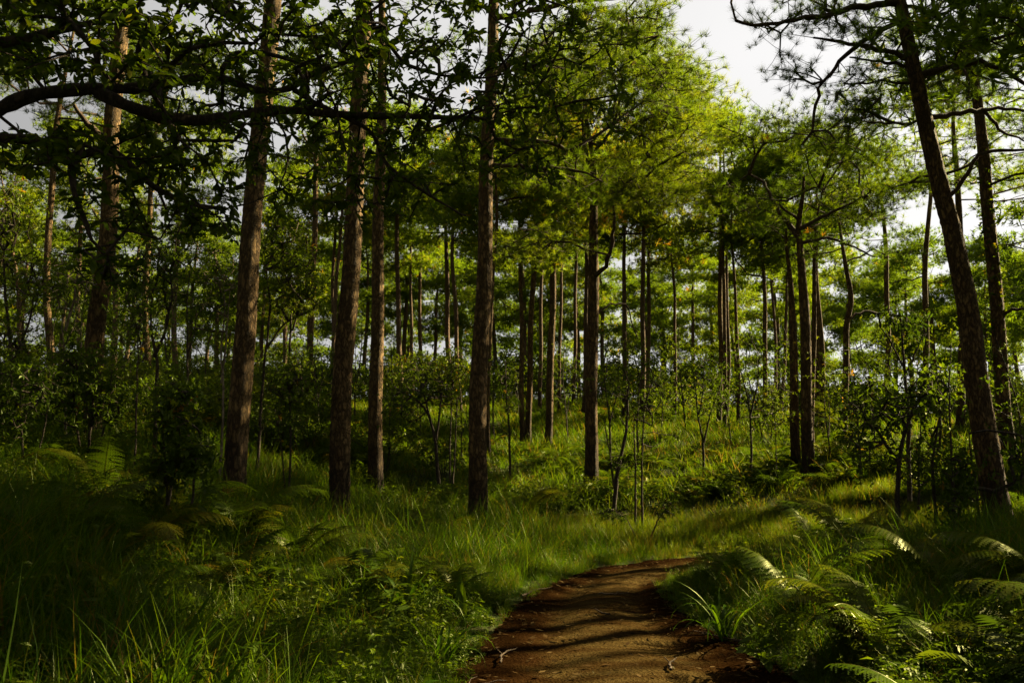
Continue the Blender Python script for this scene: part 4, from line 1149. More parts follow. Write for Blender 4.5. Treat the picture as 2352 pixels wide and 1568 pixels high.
rg = np.random.default_rng(91)
tree = thing('broadleaf_tree', 'dark broadleaved tree leaning in from the left, branches arching over the whole upper left', 'tree', (-6.2, 5.6, gz(-6.2, 5.6)))
org = np.array([-6.2, 5.6, gz(-6.2, 5.6)])
tp0 = P(-140, 300, 5.9)
tm, q = trunk_mesh(rg, np.array([[0, 0, -.2], [.1, .05, 1.2], [.35, .1, 2.2], list(tp0 - org), list(tp0 - org + [-.1, .3, 2.5])]), [.2, .17, .15, .12, .05], 20, .05, M['dark_bark'], seg=.08)
ob('trunk', tm, tree)
BR = [
    ([(-140, 300, 5.9), (-20, 265, 6.0), (75, 222, 6.1), (160, 212, 6.2), (240, 208, 6.3), (320, 207, 6.4), (370, 200, 6.5), (430, 182, 6.7), (490, 172, 6.8), (535, 190, 6.9), (600, 215, 7.0), (675, 207, 7.1), (700, 178, 7.1), (790, 145, 7.2), (880, 120, 7.3)], .062),
    ([(225, 212, 6.3), (300, 250, 6.3), (380, 276, 6.4), (470, 284, 6.6), (535, 275, 6.8), (600, 262, 7.0), (670, 258, 7.1), (790, 268, 7.2), (940, 270, 7.4), (1100, 277, 7.6)], .062),
    ([(675, 207, 7.1), (730, 240, 7.1), (790, 268, 7.2), (850, 300, 7.3), (885, 380, 7.4), (990, 450, 7.6), (1070, 495, 7.8)], .028),
    ([(335, 205, 6.4), (328, 160, 6.3), (315, 120, 6.2), (330, 70, 6.1), (290, 0, 6.0), (270, -60, 6)], .035),
    ([(370, 200, 6.5), (385, 120, 6.5), (395, 60, 6.4), (420, 0, 6.3), (440, -60, 6.2)], .032),
    ([(510, 160, 6.8), (533, 120, 6.9), (600, 117, 7.0), (690, 140, 7.2), (760, 150, 7.3)], .028),
    ([(365, 205, 6.4), (370, 250, 6.1), (385, 275, 6.0)], .028),
    ([(-120, 330, 5.6), (0, 313, 5.7), (100, 320, 5.8), (165, 360, 5.9), (235, 337, 6.0), (273, 350, 6.1), (320, 400, 6.2), (370, 440, 6.3), (440, 468, 6.5), (520, 480, 6.8)], .045),
    ([(165, 360, 5.9), (170, 440, 5.8), (195, 500, 5.8), (210, 550, 5.8), (250, 600, 5.9)], .03),
    ([(470, 0, 6.5), (560, 60, 6.8), (640, 80, 7.0), (740, 90, 7.3), (860, 60, 7.5)], .024),
    ([(-100, 120, 5.2), (60, 90, 5.4), (180, 60, 5.6), (300, 40, 5.9)], .05),
    ([(860, 60, 7.4), (930, 150, 7.6), (1010, 175, 7.8), (1120, 180, 8.0), (1230, 150, 8.2)], .022),
    ([(-140, -200, 5.2), (100, -160, 5.6), (400, -140, 6.2), (800, -100, 6.8), (1100, -60, 7.2)], .07),
    ([(980, 300, 7.5), (1060, 270, 7.6), (1150, 240, 7.8), (1280, 200, 8.0)], .016),
]
N0, par = [], []
for lp, rr in BR:
    W3 = np.array([P(*a) for a in lp])
    L = np.linalg.norm(np.diff(W3, axis=0), axis=1).sum()
    dn = densify(W3, max(16, int(L / .07)))
    dn[1:-1] += np.cumsum(rg.normal(0, .003, (len(dn) - 2, 3)), 0)
    r_ = np.linspace(rr, rr * .35, len(dn)) * (1 + .1 * np.sin(np.arange(len(dn)) * .9) + rg.normal(0, .06, len(dn)))
    V, F = tube(dn - org, r_, 10)
    ob('branch', mk_mesh('branch', V, F, M['dark_bark'], smooth=True), tree)
    b0 = len(N0)
    for j, p in enumerate(dn[::3]):
        N0.append(p); par.append(-1 if j == 0 else b0 + j - 1)
T = []
def zone(x0, x1, y0, y1, d0, d1, n, skip=None):
    for _ in range(n):
        px, py = rg.uniform(x0, x1), rg.uniform(y0, y1)
        T.append(P(px, py, rg.uniform(d0, d1)))
zone(-80, 400, -120, 190, 4.6, 7.0, 440)
zone(400, 900, -120, 180, 5.4, 8.2, 483)
zone(900, 1330, -80, 160, 6.4, 8.8, 277)
zone(300, 720, 180, 420, 5.8, 8.0, 218)
zone(700, 1300, 160, 430, 6.4, 8.8, 380)
zone(130, 420, 280, 430, 5.4, 7.2, 87)
zone(-60, 180, 300, 400, 5.0, 6.8, 67)
zone(150, 560, 430, 560, 5.6, 7.4, 108)
zone(160, 330, 560, 660, 5.6, 6.8, 31)
zone(620, 1000, 400, 520, 6.8, 8.4, 77)
zone(1280, 1480, 60, 340, 7.4, 9, 62)
T = np.array(T)
bl = shades_lit(T, .0)
T = T[~(bl & (rg.random(len(T)) < .15))]
N, pr, tips = grow(rg, np.array(N0), np.array(par), T, step=.22, bias=.12, sag=-.05, jit=.025)
acc = Acc()
wood(acc, N - org, pr, tips, len(N0), .0042, rmax=.022, mat=0)
ob('twigs', acc.mesh('twigs', [M['dark_bark']], smooth=True), tree, kind='stuff')
LV = []
for k in range(4):
    V, F = big_leaf(60 + k)
    LV.append((V, F))
tp = N[tips]; dr = nrm(N[tips] - N[pr[tips]])
leaf_meshes = {}
insts = []
for j in range(len(tp)):
    for q_ in range(int(rg.integers(5, 10))):
        a = rg.uniform(0, 6.28)
        d_ = dr[j] * rg.uniform(.1, 1.0) + np.array([math.cos(a), math.sin(a), rg.uniform(-.8, .5)]) * .9
        d_ = d_ / np.linalg.norm(d_)
        up = rg.normal(0, .45, 3) + [0, 0, 1]
        y_ = np.cross(up, d_); y_ /= np.linalg.norm(y_)
        z_ = np.cross(d_, y_)
        s_ = rg.uniform(.05, .115)
        c = tp[j] - dr[j] * rg.uniform(0, .14)
        insts.append((c, np.stack([d_, y_, z_], 1), s_, int(rg.integers(0, 4)), float(np.clip(rg.normal(.46, .2), 0, .93)) if rg.random() > .02 else 1.0))
pxy = proj(np.array([c for c, *_ in insts]))
score = [(-(s_ / c[1]) if (0 < pxy[0][k] < 2352 and 0 < pxy[1][k] < 1500) else 0) for k, (c, _, s_, _, _) in enumerate(insts)]
order = np.argsort(score)
for a in range(4):
    for b in range(4):
        tv = (.25, .42, .6, .8)[b]
        leaf_meshes[(a, b)] = mk_mesh('leaf', LV[a][0], LV[a][1], M['leaf'], smooth=True, tint=np.full(len(LV[a][0]), tv))
acc = Acc()
for rank, k in enumerate(order):
    c, Rm, s_, vi, ti = insts[k]
    if rank < 295:
        b = int(np.argmin(np.abs(np.array([.25, .42, .6, .8]) - ti)))
        o = ob('leaf', leaf_meshes[(vi, b)], tree)
        o.matrix_basis = Matrix.LocRotScale(Vector(c - org), Matrix(Rm.tolist()).to_quaternion(), Vector((s_, s_, s_)))
    else:
        V = (LV[vi][0] * s_) @ Rm.T + (c - org)
        acc.add(V, LV[vi][1], ti)
ob('leaves', acc.mesh('leaves', [M['leaf']], smooth=True), tree, kind='stuff')

# ------------------------------------------------------------------ ferns
def frond_mesh(seed, L=1.0, npin=30, arch=.5, tint=.45, teeth=7):
    rg = np.random.default_rng(seed)
    acc = Acc()
    s = np.linspace(0, 1, 24)
    ang = R(80) - (R(62) + R(30) * arch) * s ** 1.5 * (.75 + .5 * arch)
    dx = np.cos(ang) * L / 23; dz = np.sin(ang) * L / 23
    X = np.r_[0, np.cumsum(dx[1:])]; Z = np.r_[0, np.cumsum(dz[1:])]
    Yc = .04 * L * np.sin(s * 3 + rg.random() * 3) * s
    pts = np.stack([X, Yc, Z], 1)
    V, F = tube(pts, np.linspace(.005, .0015, 24) * L ** .5, 4)
    acc.add(V, F, .75)
    for k in range(npin):
        f = .2 + .79 * k / (npin - 1)
        p = np.array([np.interp(f, s, pts[:, c]) for c in range(3)])
        p2 = np.array([np.interp(min(1, f + .03), s, pts[:, c]) for c in range(3)])
        t = nrm(p2 - p + 1e-6)
        prof = (math.sin(math.pi * min(1, (f - .12) * .95)) ** .75) * (1.05 - .45 * f)
        pl = .23 * L * prof + .01
        for sd_ in (-1, 1):
            lat = np.array([0, sd_, 0.0]) + t * .55 + np.array([0, 0, -.12 + rg.normal(0, .1)])
            lat = nrm(lat)
            nrm_ = nrm(np.cross(t, lat))
            along = nrm(np.cross(lat, nrm_))
            tv = np.clip(tint + rg.normal(0, .05), 0, 1)
            # midrib blade with toothed margins: small triangles either side
            m_ = teeth if pl > .08 * L else 4
            tt = np.linspace(0, 1, m_ + 1)
            c = p + lat * (pl * tt)[:, None] + np.array([0, 0, -1]) * (pl * .22 * tt ** 2)[:, None]
            wv = pl * .115 * (1 - tt[:-1]) ** .6 + .003
            VV, FF = [], []
            for j in range(m_):
                a, b = c[j], c[j + 1]
                mm = a + (b - a) * .62
                for e_ in (-1, 1):
                    n_ = len(VV)
                    VV += [a, b, mm + along * e_ * wv[j] + (b - a) * .35]
                    FF.append((n_, n_ + 1, n_ + 2))
            acc.add(np.array(VV), np.array(FF), tv)
    return acc.mesh('frond', [M['fern']])

FR = [frond_mesh(10 + k, 1.0, 30, a, t_) for k, (a, t_) in enumerate([(.4, .45), (.8, .5), (1.1, .42), (.6, .62), (.9, .72), (.5, .35)])]
def fern(label, x, y, n=8, size=.9, rots=None, seed=0, tints=None, group='bracken ferns along the track', lean=None):
    rg = np.random.default_rng(4000 + seed)
    t = thing('fern', label, 'fern', (x, y, gz(x, y) - .02), group=group)
    for k in range(n):
        a = (rots[k] if rots and k < len(rots) else k * 6.283 / n + rg.uniform(-.4, .4))
        fm = FR[int(rg.integers(0, 4))] if not tints else FR[tints[int(rg.integers(0, len(tints)))]]
        o = ob('frond', fm, t, rot=(rg.uniform(-.2, .2), rg.uniform(-.12, .35), a), scl=size * (1.15 if y > 7 else .95) * rg.uniform(.7, 1.15))
        if fm is FR[4]:
            o['label'] = 'frond turned orange brown'

def at(px, py, Y=None):
    """Ground point under pixel; Y fixes the distance."""
    if Y is not None:
        return P(px, py, Y)[0], Y
    y = 2.0
    while y < 60:
        p = P(px, py, y)
        if p[2] <= gz(p[0], y) + .05:
            return p[0], y
        y += .1
    return P(px, py, 40)[0], 40
pi = math.pi
FERNS = [
    ('arching fern at the foot of the thickest pine, long frond reaching right', P(560, 1150, 10.6)[0], 10.6, dict(n=9, size=1.25, rots=[0, .3, -.5, 2.8])),
    ('tall fern on the bank left of the thickest pine', P(430, 1100, 10.2)[0], 10.2, dict(n=8, size=1.2)),
    ('fern on the bank below the dark leafy bush', P(330, 1130, 8.8)[0], 8.8, dict(n=8, size=1.1, tints=[0, 3, 4])),
    ('fern in deep shade on the left bank', P(110, 1180, 7.6)[0], 7.6, dict(n=8, size=1.1)),
    ('drooping fern below the flaking pine', P(230, 1100, 10.5)[0], 10.5, dict(n=8, size=1.15, tints=[0, 1, 4])),
    ('yellowed fern beside the foot of the second near trunk', P(850, 1150, 12.4)[0], 12.4, dict(n=8, size=1.1, tints=[3, 4, 1])),
    ('golden fern between the slimmer near pine and the tall central pine', P(905, 1150, 13.4)[0], 13.4, dict(n=8, size=1.0, tints=[4, 3])),
    ('sunlit fern just right of the second near trunk', P(830, 1190, 11.6)[0], 11.6, dict(n=8, size=1.0, tints=[3, 1])),
    ('fern between the thickest pine and the second near trunk', P(680, 1210, 10.4)[0], 10.4, dict(n=8, size=1.1, tints=[0, 3])),
    ('low fern in the tall grass midway between the thickest pine and the track', P(770, 1280, 8.8)[0], 8.8, dict(n=7, size=.9, tints=[0, 3, 4])),
    ('small upright fern near the left verge before the bend', P(1040, 1290, 9.2)[0], 9.2, dict(n=6, size=.85, tints=[3, 0])),
    ('fern with rusty tip in the grass left of the track', P(890, 1300, 8.6)[0], 8.6, dict(n=7, size=.9, tints=[3, 4])),
    ('fern in dark grass below the thickest pine', P(480, 1290, 7.9)[0], 7.9, dict(n=7, size=.95)),
    ('fern hanging over the lower left bank', P(300, 1300, 6.9)[0], 6.9, dict(n=7, size=.95)),
    ('pale fern behind the foot of the tall central pine', P(1210, 1120, 17.5)[0], 17.5, dict(n=7, size=1.1, tints=[3, 1])),
    ('fern at the left foot of the tall central pine', P(1010, 1160, 14.5)[0], 14.5, dict(n=8, size=1.05, tints=[3, 0])),
    ('big fern at the lower right border, pale shining fronds', 4.35, 5.6, dict(n=11, size=1.45, rots=[2.6, 3.1, 3.5, 2.2])),
    ('highest arching fern at the right border in front of the leaning pine', 4.9, 6.9, dict(n=10, size=1.7, rots=[2.7, 3.2, 2.3])),
    ('fern crowding the right border below the pale shining fronds', 3.55, 4.6, dict(n=9, size=1.1, rots=[2.8, 3.4, 2.2])),
    ('wide fern right of the track beside the broad blades', P(2010, 1300, 6.4)[0], 6.4, dict(n=9, size=1.2, rots=[2.9, 3.3])),
    ('fern in shade midway along the right verge', P(1830, 1290, 8.0)[0], 8.0, dict(n=8, size=1.0)),
    ('brown tipped fern in the shaded grass right of the bend', P(1700, 1270, 10.0)[0], 10.0, dict(n=7, size=.85, tints=[4, 0])),
    ('fern in front of the twin pines', P(1870, 1210, 13.5)[0], 13.5, dict(n=8, size=1.1, tints=[0, 1])),
    ('fern below the black bent stem', P(2030, 1240, 9.6)[0], 9.6, dict(n=9, size=1.2)),
    ('fern between the black bent stem and the lone thin pine', P(1960, 1210, 12)[0], 12.0, dict(n=8, size=1.15, tints=[3, 0])),
    ('fern under the dark bushes near the leaning pine', P(2160, 1230, 8.4)[0], 8.4, dict(n=8, size=1.2)),
    ('small fern deep in the lower right thicket', P(2180, 1420, 4.6)[0], 4.6, dict(n=8, size=.9)),
    ('low fern at the bottom border right of the broad blades', P(2240, 1540, 3.7)[0], 3.7, dict(n=7, size=.6, tints=[3, 1])),
    ('red brown fern on the slope right of the twin pines', P(1910, 1110, 21)[0], 21, dict(n=8, size=1.3, tints=[4, 3])),
    ('golden fern on the slope behind the twin pines', P(1930, 1050, 26)[0], 26, dict(n=8, size=1.4, tints=[3, 4])),
]
for k, (lb, x, y, kw) in enumerate(FERNS):
    fern(lb, x, y, seed=k, **kw)

# ------------------------------------------------------------------ broad bladed and broad leaved plants close by
def blade_mesh(seed, L=1.0, w=.035, bend=1.0, segs=10, tint=.5, name='blade', keel=.25):
    rg = np.random.default_rng(seed)
    s = np.linspace(0, 1, segs + 1)
    ang = R(84) - R(150) * bend * s ** 1.7
    X = np.r_[0, np.cumsum(np.cos(ang[1:]) * L / segs)]; Z = np.r_[0, np.cumsum(np.sin(ang[1:]) * L / segs)]
    Yc = rg.uniform(-.06, .06) * L * s ** 2
    W_ = w * np.sin(np.pi * np.clip(s * .86 + .14, 0, 1)) ** .6 * (1 - s ** 6)
    V, F = [], []
    for j in range(segs + 1):
        nx_, nz_ = -math.sin(ang[j]), math.cos(ang[j])
        V += [(X[j] + nx_ * W_[j] * keel, Yc[j] + W_[j], Z[j] + nz_ * W_[j] * keel), (X[j], Yc[j], Z[j]), (X[j] + nx_ * W_[j] * keel, Yc[j] - W_[j], Z[j] + nz_ * W_[j] * keel)]
    for j in range(segs):
        b = j * 3
        F += [(b, b + 1, b + 4, b + 3), (b + 1, b + 2, b + 5, b + 4)]
    return mk_mesh(name, V, np.array(F), M['grass'], smooth=True, tint=np.full(len(V), tint))

BL = [blade_mesh(k, 1, w, b, tint=t_) for k, (w, b, t_) in enumerate([(.016, .7, .45), (.015, 1.0, .55), (.022, .85, .4), (.013, .5, .6), (.020, .35, .5)])]
WL = [blade_mesh(40 + k, 1, w, b, tint=t_, name='leaf', keel=.35) for k, (w, b, t_) in enumerate([(.085, .35, .55), (.095, .6, .5), (.075, .2, .6), (.09, .8, .45)])]

def blades(name, label, cat, x, y, n, size, meshes, seed, group=None, part='blade', tilt=(.0, .35), fan=(0, 6.283), zoff=0):
    rg = np.random.default_rng(5000 + seed)
    t = thing(name, label, cat, (x, y, gz(x, y) - .02), group=group)
    for k in range(n):
        o = ob(part, meshes[int(rg.integers(0, len(meshes)))], t, loc=(rg.normal(0, .03), rg.normal(0, .03), zoff * rg.random()), rot=(rg.uniform(-.15, .15), rg.uniform(*tilt), rg.uniform(*fan)), scl=size * rg.uniform(.65, 1.15))
    return t
blades('broad_leaved_plant', 'bright green plant with long pointed leaves at the bottom left of centre', 'plant', P(628, 1560, 3.7)[0], 3.7, 9, .46, WL, 1, part='leaf', tilt=(.0, .8), zoff=.15)
blades('broad_leaved_plant', 'dark plant with pointed upright leaves on the left verge near the bottom', 'plant', P(930, 1480, 5.2)[0], 5.2, 9, .42, WL, 2, part='leaf', tilt=(0, .7))
blades('broad_leaved_plant', 'shaded plant with blade leaves low on the left bank', 'plant', P(250, 1440, 4.6)[0], 4.6, 9, .5, WL, 3, part='leaf', tilt=(0, .7))
blades('broad_leaved_plant', 'plant with upright leaves at the far bottom left corner', 'plant', P(100, 1430, 4.4)[0], 4.4, 8, .45, WL, 4, part='leaf', tilt=(0, .8))
blades('broad_leaved_plant', 'leafy plant at the right verge below the ferns', 'plant', P(1960, 1480, 4.5)[0], 4.5, 10, .42, WL, 5, part='leaf', tilt=(0, .8))
blades('broad_leaved_plant', 'small plant with wide leaves beside the left edge of the track', 'plant', P(1060, 1330, 8.3)[0], 8.3, 7, .5, WL, 6, part='leaf', tilt=(0, .7))
blades('tall_grass', 'arching grass tuft near the bottom left, longest blades curving right', 'grass tuft', P(390, 1480, 4.8)[0], 4.8, 26, 1.05, BL, 11, fan=(-1.4, 1.4))
blades('tall_grass', 'arching grass tuft right of the long curved one', 'grass tuft', P(470, 1500, 4.5)[0], 4.5, 20, .8, BL, 12, fan=(-1.2, 1.8))
blades('tall_grass', 'grass tuft with spear like blades beneath the left bank fern', 'grass tuft', P(330, 1350, 6.0)[0], 6.0, 22, .95, BL, 13, tilt=(-.3, .2))
blades('tall_grass', 'sunny grass tuft spilling toward the left edge of the track', 'grass tuft', P(1010, 1440, 6.6)[0], 6.6, 26, .7, BL, 14)
blades('tall_grass', 'tall reedy grass in the lit meadow left of the bend', 'grass tuft', P(930, 1330, 7.9)[0], 7.9, 24, .95, BL, 15)
blades('tall_grass', 'wide arching blades in the lower right corner, one blade bent double', 'grass tuft', P(2290, 1520, 3.4)[0], 3.4, 12, .9, [BL[2], BL[1]], 16, fan=(1.6, 4.4))
blades('tall_grass', 'long single curved blade tuft at the bottom right of the track', 'grass tuft', P(2160, 1560, 3.3)[0], 3.3, 14, .8, [BL[2], BL[0]], 17, fan=(2.0, 4.2))
blades('tall_grass', 'short sunlit tuft at the bottom border right of the track', 'grass tuft', P(2040, 1560, 3.7)[0], 3.7, 26, .42, BL, 18)
blades('tall_grass', 'short tuft with pale tips in the bottom right corner', 'grass tuft', P(2310, 1560, 3.1)[0], 3.1, 24, .4, BL, 19)
blades('tall_grass', 'shaded tuft along the right verge before the bend', 'grass tuft', P(1660, 1390, 7.6)[0], 7.6, 24, .75, BL, 20)

def herb(label, x, y, size, seed, n=14, tone=.4, h=.4):
    rg = np.random.default_rng(6000 + seed)
    z0 = gz(x, y)
    t = thing('broadleaf_herb', label, 'plant', (x, y, z0))
    V, F = tube(np.array([[0, 0, -.03], [.02, 0, h * .5], [rg.uniform(-.06, .06), rg.uniform(-.06, .06), h]]), [.006, .005, .003], 5)
    ob('stem', mk_mesh('stem', V, F, M['leaf'], smooth=True, tint=np.full(len(V), .6)), t)
    for k in range(n):
        f = (k + .5) / n
        a = k * 2.4 + rg.uniform(-.3, .3)
        b = min((0, 1, 2, 3), key=lambda q_: abs((.25, .42, .6, .8)[q_] - np.clip(rg.normal(tone, .12), 0, 1)))
        ob('leaf', leaf_meshes[(int(rg.integers(0, 4)), b)], t, loc=(.01 * math.cos(a), .01 * math.sin(a), h * (.25 + .75 * f)), rot=(rg.uniform(-.4, .4), rg.uniform(-.5, .25), a), scl=size * (1.15 - .5 * f) * rg.uniform(.8, 1.1))
for k, (lb, px, py, Y, s, n, tone, h) in enumerate([
    ('dark broad leaved herb in the bottom left corner', 60, 1500, 3.9, .26, 18, .3, .5),
    ('drooping leaved herb right of the corner herb at the bottom left', 210, 1470, 4.1, .24, 18, .38, .5),
    ('herb with yellowing lobed leaves at the bottom border on the left', 330, 1545, 3.8, .2, 14, .78, .22),
    ('herb with pinnate dark leaves above the yellowing one', 290, 1420, 4.6, .22, 18, .35, .5),
    ('creeping herb with pale leaves at the bottom edge left of the pointed leaf plant', 480, 1550, 3.8, .19, 14, .5, .22),
    ('low herb with big leaves at the bottom border left of the track', 850, 1545, 4.2, .22, 12, .5, .2),
    ('dark leaved sprig standing in the lit grass left of the track', 900, 1370, 7.0, .2, 14, .2, .75),
    ('herb with round leaves at the very edge of the right verge', 1880, 1500, 5.2, .2, 14, .4, .3),
    ('creeping leafy herb between the right verge and the bottom border', 2010, 1540, 4.0, .2, 14, .5, .22),
    ('leafy herb at the left bank under the spear like grass', 180, 1340, 5.6, .24, 18, .35, .55),
    ('shaded herb halfway along the right verge', 1740, 1430, 6.6, .2, 16, .35, .4),
]):
    herb(lb, P(px, py, Y)[0], Y, s, k, n, tone, h)

# ------------------------------------------------------------------ ground cover nobody could count
def scatter(name, meshes, pts, rot, scl, idx, **props):
    col = bpy.data.collections.new(name + '_shapes')
    for k, me in enumerate(meshes):
        o = bpy.data.objects.new('%s_shape_%02d' % (name, k), me)
        col.objects.link(o)
    me = bpy.data.meshes.new(name)
    me.vertices.add(len(pts)); me.vertices.foreach_set('co', np.asarray(pts, np.float32).ravel())
    for nm, ty, dat in (('rot', 'FLOAT_VECTOR', rot), ('scl', 'FLOAT', scl), ('idx', 'INT', idx)):
        a = me.attributes.new(nm, ty, 'POINT')
        a.data.foreach_set('vector' if ty == 'FLOAT_VECTOR' else 'value', np.asarray(dat, np.int32 if ty == 'INT' else np.float32).ravel())
    me.update()
    o = ob(name, me, **props)
    g = bpy.data.node_groups.new(name, 'GeometryNodeTree')
    g.interface.new_socket('Geometry', in_out='INPUT', socket_type='NodeSocketGeometry')
    g.interface.new_socket('Geometry', in_out='OUTPUT', socket_type='NodeSocketGeometry')
    gi, go = g.nodes.new('NodeGroupInput'), g.nodes.new('NodeGroupOutput')
    ci = g.nodes.new('GeometryNodeCollectionInfo')
    ci.inputs['Collection'].default_value = col
    ci.inputs['Separate Children'].default_value = True
    ci.inputs['Reset Children'].default_value = True
    ip = g.nodes.new('GeometryNodeInstanceOnPoints')
    ip.inputs['Pick Instance'].default_value = True
    def na(nm, ty):
        q = g.nodes.new('GeometryNodeInputNamedAttribute'); q.data_type = ty
        q.inputs['Name'].default_value = nm
        return q.outputs['Attribute']
    g.links.new(gi.outputs[0], ip.inputs['Points'])
    g.links.new(ci.outputs[0], ip.inputs['Instance'])
    g.links.new(na('idx', 'INT'), ip.inputs['Instance Index'])
    g.links.new(na('rot', 'FLOAT_VECTOR'), ip.inputs['Rotation'])
    g.links.new(na('scl', 'FLOAT'), ip.inputs['Scale'])
    g.links.new(ip.outputs[0], go.inputs[0])
    md = o.modifiers.new('scatter', 'NODES'); md.node_group = g
    return o

def clump(seed, n, h, w, rad, segs, tone, bend=(.15, .9), dry=.05):
    rg = np.random.default_rng(seed)
    s = np.linspace(0, 1, segs + 1)
    L = h * rg.uniform(.45, 1.1, (n, 1))
    bd = rg.uniform(*bend, (n, 1))
    ang = R(86) - R(110) * bd * s[None] ** 1.5 - rg.uniform(0, .25, (n, 1))
    az = rg.uniform(0, 2 * np.pi, (n, 1))
    X = np.concatenate([np.zeros((n, 1)), np.cumsum(np.cos(ang[:, 1:]) * L / segs, 1)], 1)
    Z = np.concatenate([np.zeros((n, 1)), np.cumsum(np.sin(ang[:, 1:]) * L / segs, 1)], 1)
    r = rad * np.sqrt(rg.random((n, 1))); a0 = rg.uniform(0, 2 * np.pi, (n, 1))
    cx, cy_ = r * np.cos(a0), r * np.sin(a0)
    W_ = w * rg.uniform(.6, 1.2, (n, 1)) * (1 - s[None] ** 1.6) * .5 + .0004
    tw = az + rg.normal(0, .5, (n, 1)) + np.pi / 2
    base = np.stack([cx + X * np.cos(az), cy_ + X * np.sin(az), Z - .02], -1)
    off = np.stack([np.cos(tw) * W_, np.sin(tw) * W_, np.zeros_like(W_)], -1)
    V = np.stack([base - off, base + off], 2).reshape(-1, 3)
    per = 2 * (segs + 1)
    b = (np.arange(n)[:, None] * per + 2 * np.arange(segs)[None]).reshape(-1, 1)
    F = b + np.array([[0, 1, 3, 2]])
    ti = np.clip(rg.normal(tone, .13, n), 0, .9); ti[rg.random(n) < dry] = 1
    return mk_mesh('clump', V, F, M['grass'], smooth=True, tint=np.repeat(ti, per))

def weed(seed, n, h, leaf, tone):
    rg = np.random.default_rng(seed)
    acc = Acc()
    C, A = [], []
    for k in range(n):
        r = .2 * math.sqrt(rg.random()); a = rg.uniform(0, 6.28); hh = h * rg.uniform(.4, 1.1)
        p0 = np.array([r * math.cos(a), r * math.sin(a), -.02]); p1 = p0 + [rg.normal(0, .05), rg.normal(0, .05), hh]
        V, F = tube(np.array([p0, (p0 + p1) / 2 + rg.normal(0, .01, 3), p1]), [.003, .0025, .0015], 3)
        acc.add(V, F, .6)
        for f in np.linspace(.3, 1, 6):
            C.append(p0 + (p1 - p0) * f); A.append([0, 0, 1.0])
    C, A = np.array(C), np.array(A)
    leaves(rg, acc, C, A, 3, leaf, leaf * .45, np.clip(rg.normal(tone, .12, len(C)), 0, .95), spread=(50, 100))
    return acc.mesh('weed', [M['leaf']])

def fern_clump(seed, tone_set):
    rg = np.random.default_rng(seed)
    acc = Acc()
    for k in range(7):
        L = rg.uniform(.5, .95); a = k * .9 + rg.uniform(-.3, .3)
        s = np.linspace(0, 1, 9)
        ang = R(75) - R(rg.uniform(75, 125)) * s ** 1.3
        X = np.r_[0, np.cumsum(np.cos(ang[1:]) * L / 8)]; Z = np.r_[0, np.cumsum(np.sin(ang[1:]) * L / 8)]
        pts = np.stack([X, 0 * X, Z], 1)
        ca, sa = math.cos(a), math.sin(a)
        Rm = np.array([[ca, -sa, 0], [sa, ca, 0], [0, 0, 1]])
        tv = tone_set[k % len(tone_set)] + rg.normal(0, .05)
        VV, FF = [], []
        for f in np.linspace(.22, .98, 15):
            p = np.array([np.interp(f, s, pts[:, c]) for c in range(3)])
            pl = .26 * L * math.sin(math.pi * min(1, f * .95)) ** .8 * (1.1 - .5 * f) + .01
            for e_ in (-1, 1):
                n_ = len(VV)
                VV += [p, p + np.array([.018 + .5 * pl * .3, 0, 0]) * L + [0, e_ * pl * .4, .005], p + np.array([pl * .5, e_ * pl, -pl * .25]), p + np.array([-.012, e_ * pl * .35, -.004])]
                FF += [(n_, n_ + 1, n_ + 2, n_ + 3)]
        acc.add(np.array(VV) @ Rm.T, np.array(FF), np.clip(tv, 0, 1))
    return acc.mesh('fern_clump', [M['fern']])

rg = np.random.default_rng(321)
def field(n, y0, y1, pad=.8, power=1.0):
    """Random points over the wedge the camera can see (and a little beside it)."""
    u = rg.random(n)
    y = (y0 ** (1 + power) + u * (y1 ** (1 + power) - y0 ** (1 + power))) ** (1 / (1 + power))
    x = rg.uniform(-1, 1, n) * (y * .70 + pad + .6)
    return x, y
def lay(xy, dmin, jitter=.0):
    x, y = xy
    d = path_dist(x, y)
    k = d > dmin
    return x[k], y[k], d[k]

GR_N = [clump(700 + k, 60, h, .006, .17, 5, tn) for k, (h, tn) in enumerate([(.42, .45), (.55, .5), (.34, .4), (.62, .55), (.48, .42), (.28, .5), (.5, .8), (.46, .77)])]  # last clump carries the painted sunlit tint
GR_F = [clump(720 + k, 46, h, .020, .32, 3, tn, bend=(.2, 1.0)) for k, (h, tn) in enumerate([(.6, .62), (.75, .7), (.5, .55), (.65, .8), (.42, .77)])]  # last clump is the far version of the painted sunlit tint
# near grass
x, y, d = lay(field(16000, 2.4, 17), -.10)
z = ground_z(x, y)
n = len(x)
pn = fbm(x, y, .45, 8)
sc = rg.uniform(.6, 1.25, n) * np.clip(.34 + d * .8, .26, 1.0) * (1 + .22 * pn) * (1 + .45 * sstep(.6, 1.6, d) * (rg.random(n) < .5) * np.where((x > 1.8) & (y < 8), .2, 1))
rot = np.stack([rg.normal(0, .12, n), rg.normal(0, .12, n), rg.uniform(0, 6.28, n)], 1)
idx = np.clip((pn * 2 + 3 + rg.normal(0, 2, n)), 0, 6).astype(int)
idx = np.where(rg.random(n) < .5, rg.integers(0, 7, n), idx)
painted_sun = ((x - 4.6) / 4.6) ** 2 + ((y - 16.3) / 2.6) ** 2 < 1      # sunlit patch past the bend painted in with paler grass, kept shorter
idx = np.where(painted_sun & (rg.random(n) < .85), 7, idx)
sc = np.where(painted_sun, np.minimum(sc, .95), sc)
keep = np.hypot(x, y) > 2.6
scatter('grass', GR_N, np.stack([x, y, z], 1)[keep], rot[keep], sc[keep], idx[keep], kind='stuff', label='lush green grass covering the banks on both sides of the track', category='grass')
